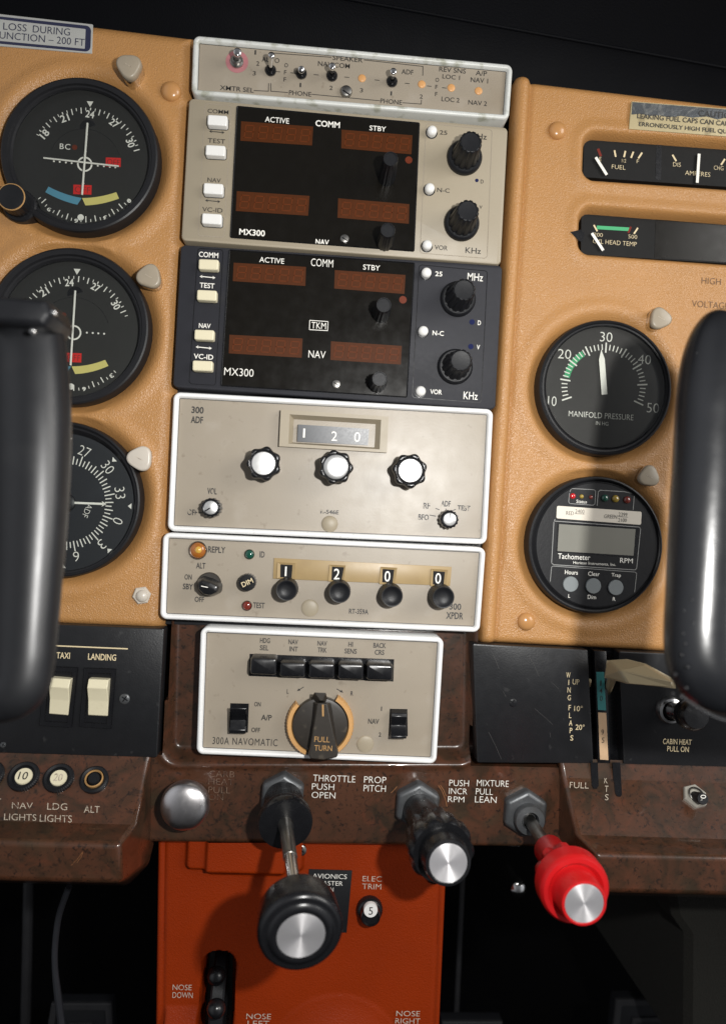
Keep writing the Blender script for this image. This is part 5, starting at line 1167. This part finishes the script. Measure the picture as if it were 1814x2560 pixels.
mb = MB(); lathe(mb, fr, [(88 * k, 0), (88 * k, .003), (78 * k, .004), (68 * k, .0045), (64 * k, .009), (56 * k, .0095), (50 * k, .0085)], 160, lambda th, r, zz, i: r * (1 - (.05 if i < 2 else 0) * (.5 - .5 * math.cos(40 * th)))); build('collar', mb, M['black'], t, smooth=40)
cb = unproject(*VQ(775, 966), ZO + .012); f2 = Matrix.Translation(Vector((cb.x, cb.y, ZO + .0095))); rb = 48 * S(ZO + .012) / VQ.k
mb = MB(); lathe(mb, f2, [(rb, 0), (rb, .002), (rb * .94, .0025), (rb * .02, .0025)], 32); b_ = build('push_button', mb, M['white_key'], t)
mb = MB(); text(mb, VQ, '5', 776, 968, 28, 52, ZO + .012 + EPS); build('number', mb, M['print_dark'], b_)

# ------------------------------------------------------------------ engine controls
ZQ = -.004
ck = T('carburettor_heat_knob', 'round satin steel domed pull knob at the left of the wood panel', 'knob', 460, 2020, ZQ)
h = .014; c = unproject(460, 2019, ZQ + h); rt = 61 * S(ZQ + h); fr = Matrix.Translation(Vector((c.x, c.y, ZQ)))
mb = MB(); lathe(mb, fr, [(rt * .35, 0), (rt * .4, h * .4)], 24); build('shaft', mb, M['black'], ck)
mb = MB(); lathe(mb, fr, [(rt * .5, h * .3), (rt * .96, h * .55), (rt, h * .72), (rt * .985, h * .86)] + [(rt * .97 * math.cos(R(a)), h * (.9 + .32 * math.sin(R(a)))) for a in (10, 22, 35, 48, 60, 72, 82, 89)], 56); build('dome', mb, M['dome'], ck, smooth=60)

def hexnut(t, px, py, z, r, h, m, rin):
    mb = MB(); k = S(z); fr = frame_at(px, py, z)
    lathe(mb, fr, [(r * k, -.001), (r * k, h * .7), (r * .93 * k, h), (rin * k, h * 1.02)], 6, phase=.5); o = build('hex_nut', mb, m, t, bevel=.0014, seg=3, smooth=40); return o
def insert(t, par, fr, r, z):
    f2 = fr @ Matrix.Translation((0, 0, z)); mb = MB()
    lathe(mb, f2, [(r, -.0008), (r, 0)] + [(r * q, .00002) for q in (.97, .9, .8, .7, .6, .5, .4, .3, .2, .1, .03)], 72); build('metal_insert', mb, M['insert'], par, frame=f2)

th_ = T('throttle', 'big black round throttle knob with brushed metal face on a long chrome rod', 'engine control', 708, 1990, ZQ)
hexnut(th_, 707, 1984, ZQ, 59, .006, M['zinc'], 40)
pa = unproject(707, 1986, ZQ); pb = unproject(752.5, 2340, .094)
pk = unproject(714, 2062, .022); fa = frame_axis(pa, pk); La = (pk - pa).length; k = S(.02)
mb = MB(); lathe(mb, fa, [(50 * k, .003), (52 * k, La * .40), (54 * k, La * .42), (57 * k, La * .62), (62 * k, La * .70), (67 * k, La * .80), (68 * k, La * .93), (66 * k, La * .99), (58 * k, La), (18 * k, La * .985)], 120, lambda th, r, zz, i: r * (1 - (.03 if i in (2, 3) else 0) * (.5 - .5 * math.cos(40 * th)))); fl_ = build('friction_lock', mb, M['black'], th_, smooth=40)
ax = frame_axis(pk, pb); LL = (pb - pk).length
mb = MB(); rr = 16.5 * k; lathe(mb, ax, [(rr * 1.25, -.006), (rr * 1.15, .002), (rr, .004), (rr, LL * .34), (rr * 1.02, LL * .345)], 32); build('rod_sleeve', mb, M['steel'], th_, smooth=50)
mb = MB(); lathe(mb, ax, [(rr * .92, LL * .3), (rr * .92, LL * .85)], 32, cap=False); build('rod', mb, M['chrome'], th_, smooth=50)
Rk = 106 * S(.088)
mb = MB(); lathe(mb, ax, [(rr * 1.1, LL * .785), (Rk * .84, LL * .785), (Rk * .92, LL * .792), (Rk * .955, LL * .81), (Rk * .98, LL * .89), (Rk * 1.0, LL * .945), (Rk * .99, LL * .965), (Rk * .93, LL * .985), (Rk * .87, LL * .988), (Rk * .80, LL * .984), (Rk * .76, LL * .990), (Rk * .70, LL * 1.002), (Rk * .62, LL * 1.002), (Rk * .565, LL * .998)], 80); kn = build('knob', mb, M['black'], th_, smooth=60)
insert(th_, kn, ax, Rk * .56, LL * .9995)

pr = T('propeller_control', 'black scalloped propeller pitch knob with brushed metal face', 'engine control', 1040, 2010, ZQ)
hexnut(pr, 1041, 2008, ZQ, 61, .006, M['zinc'], 44)
pa = unproject(1043, 2016, ZQ); pb = unproject(1120, 2158, .064); ax = frame_axis(pa, pb); LL = (pb - pa).length; k = S(.03)
Rb = 50 * k; Rf = 86 * S(.055)
mb = MB(); lathe(mb, ax, [(46 * k, .004), (47 * k, LL * .3), (50 * k, LL * .52), (50 * k, LL * .62)], 48); bl_ = build('barrel', mb, M['black'], pr, smooth=50)
mb = MB(); sc = lambda th, r, zz, i: r * (1 - ((.18 if 0 < i < 4 else .08 if i < 8 else 0)) * (.5 - .5 * math.cos(10 * th)) ** 1.5)
lathe(mb, ax, [(Rb * .9, LL * .46), (Rf * .76, LL * .47), (Rf * .84, LL * .50), (Rf * .86, LL * .66), (Rf * .95, LL * .675), (Rf, LL * .70), (Rf, LL * .80), (Rf * .97, LL * .835), (Rf * .88, LL * .85), (Rf * .72, LL * .84), (Rf * .70, LL * .855), (Rf * .69, LL * .97), (Rf * .65, LL * 1.0), (Rf * .58, LL * 1.003), (Rf * .555, LL * .997)], 144, sc); kn = build('knob', mb, M['black'], pr, smooth=50)
mb = MB(); lathe(mb, frame_axis(unproject(*VQ(1138, 312), .03), unproject(*VQ(1138, 312), .034)), [(.0016, 0), (.0016, .0012), (.0003, .0016)], 16); build('lock_button', mb, M['steel'], bl_)
insert(pr, kn, ax, Rf * .55, LL * .9995)

mx_ = T('mixture_control', 'bright red scalloped mixture knob with brushed metal face', 'engine control', 1308, 2026, ZQ)
hexnut(mx_, 1308, 2026, ZQ, 60, .0055, M['zinc'], 42)
mb = MB(); lathe(mb, frame_at(1312, 2034, ZQ), [(42 * k, .005), (42 * k, .0085), (39 * k, .0095), (24 * k, .0098), (21 * k, .008)], 40, cap=False); build('bushing', mb, M['zinc'], mx_)
pa = unproject(1315, 2038, ZQ); pb = unproject(1459.5, 2259, .078); ax = frame_axis(pa, pb); LL = (pb - pa).length
mb = MB(); rr = 16 * S(.015); lathe(mb, ax, [(rr, .002), (rr, LL * .5)], 32); build('rod', mb, M['steel'], mx_, smooth=50)
Rf = 90 * S(.066); mb = MB(); sc = lambda th, r, zz, i: r * (1 - (.18 if 4 < i < 8 else 0) * (.5 - .5 * math.cos(8 * th)) ** 2)
lathe(mb, ax, [(rr * 1.1, LL * .43), (Rf * .42, LL * .43), (Rf * .47, LL * .445), (Rf * .47, LL * .60), (Rf * .50, LL * .62), (Rf * .72, LL * .64), (Rf * .80, LL * .66), (Rf * .82, LL * .745), (Rf * .93, LL * .755), (Rf * 1.0, LL * .775), (Rf, LL * .85), (Rf * .985, LL * .87), (Rf * .92, LL * .885), (Rf * .80, LL * .885), (Rf * .70, LL * .868), (Rf * .66, LL * .88), (Rf * .655, LL * .975), (Rf * .62, LL * 1.0), (Rf * .57, LL * 1.002), (Rf * .545, LL * .997)], 128, sc); kn = build('knob', mb, M['red_knob'], mx_, smooth=32)
insert(mx_, kn, ax, Rf * .54, LL * .9995)

# rudder and elevator trim levers standing in the pedestal slot
tw = T('trim_wheel', 'black trim wheel with ball knobs in the pedestal slot', 'trim wheel', *VP(450, 1740), ZO)
mb = MB(); ctr = Vector((unproject(*VP(450, 1800), ZO).x, unproject(*VP(450, 1900), ZO).y, ZO - .034)); n = 48; vs = []
for r_, dx in ((.030, -.0035), (.038, -.0035), (.039, -.0025), (.039, .0025), (.038, .0035), (.030, .0035)):
    for i in range(n): th = 2 * math.pi * i / n; vs.append(ctr + Vector((dx, math.cos(th) * r_, math.sin(th) * r_)))
mb.add(vs, [[j * n + i, (j + 1) % 6 * n + i, (j + 1) % 6 * n + (i + 1) % n, j * n + (i + 1) % n] for j in range(6) for i in range(n)]); build('wheel_rim', mb, M['black_soft'], tw)
for y, zz in ((1510, -.004), (1740, .008)):
    mb = MB(); c = unproject(*VP(450, y), ZO + zz); rr = 64 * S(ZO) / VP.k
    lathe(mb, Matrix.Translation(c), [(rr * math.cos(R(a)), rr * math.sin(R(a))) for a in (-80, -50, -20, 5, 30, 50, 65, 78, 88)], 28); build('ball_knob', mb, M['black'], tw)

# ------------------------------------------------------------------ control yokes, close to the camera
yl = T('control_yoke', 'black matte yoke grip at the left edge, curving left at its foot', 'control yoke', 60, 1740, .125)
z = .125; s = S(z)
def zy(p): return .118 + .017 * max(0, min(1, (p[1] - 850) / 850)) + .000042 * max(0, p[0] - 1800, -10 - p[0])      # the grips lean out towards the pilot at the foot
mb = MB()
pts = [((72, 792), 76), ((76, 860), 86), ((82, 960), 90), ((84, 1100), 92), ((80, 1300), 87), ((72, 1450), 82), ((64, 1580), 79), ((58, 1660), 77), ((44, 1712), 76), ((0, 1732), 75), ((-90, 1736), 73), ((-180, 1738), 71), ((-420, 1740), 70)]
sweep(mb, [(unproject(*p, zy(p)), (r - 3) * S(zy(p))) for p, r in pts], 40, 8, flat=.85); g = build('grip', mb, M['grip'], yl, smooth=60)
mb = MB(); pp = [(-70, 737), (122, 752), (138, 792), (118, 822), (-72, 806)]
q = rounded(xy(pp, z + .006), .0018, 5); loft(mb, q, [(.0015, z - .014), (0, z - .012), (0, z + .006), (.0006, z + .0082), (.002, z + .009)], back=True); build('grip_cap', mb, M['black_soft'], yl, smooth=50)
mb = MB(); 
for x, y in ((134, 782), (82, 828)): lathe(mb, frame_at(x, y, z + .0085), [(.0009, -.001), (.0009, .0003), (.0004, .0008), (.0001, .0009)], 12)
build('cap_rivets', mb, M['chrome'], yl)
yr = T('control_yoke', 'black glossy stitched yoke grip at the right edge, curving right at its foot', 'control yoke', 1790, 1740, .125)
mb = MB()
pts = [((1838, 796), 40), ((1822, 822), 78), ((1808, 880), 97), ((1796, 980), 105), ((1786, 1120), 104), ((1774, 1300), 103), ((1764, 1480), 101), ((1758, 1600), 100), ((1768, 1662), 99), ((1806, 1690), 97), ((1880, 1694), 95), ((2080, 1696), 93), ((2300, 1696), 92)]
sweep(mb, [(unproject(*p, zy(p)), r * S(zy(p))) for p, r in pts], 40, 8, flat=.85); g = build('grip', mb, M['grip_gloss'], yr, smooth=60)
mb = MB(); rnd = random.Random(3)
for i in range(34):
    y = 900 + i * 26 + rnd.uniform(-5, 5); u = (y - 820) / 780
    cx = 1808 - 44 * u; ph = R(-62 + rnd.uniform(-6, 6) + (14 if i % 2 else 0)); rad = 101 * s
    c = unproject(cx, y, zy((0, y))) + Vector((math.sin(ph) * rad, 0, math.cos(ph) * rad * .85)); 
    lathe(mb, Matrix.Translation(c), [(.0006 * math.cos(R(a)), .0006 * math.sin(R(a))) for a in (-60, -20, 20, 50, 75, 88)], 8)
for i in range(16):
    t_ = i / 15; c = unproject(1680 + 140 * t_, 1730 + 62 * math.sin(t_ * 1.6), .146) + Vector((0, 0, .006))
    lathe(mb, Matrix.Translation(c), [(.0007 * math.cos(R(a)), .0006 * math.sin(R(a))) for a in (-60, -20, 20, 50, 75, 88)], 8)
build('stitching', mb, M['grip'], g)
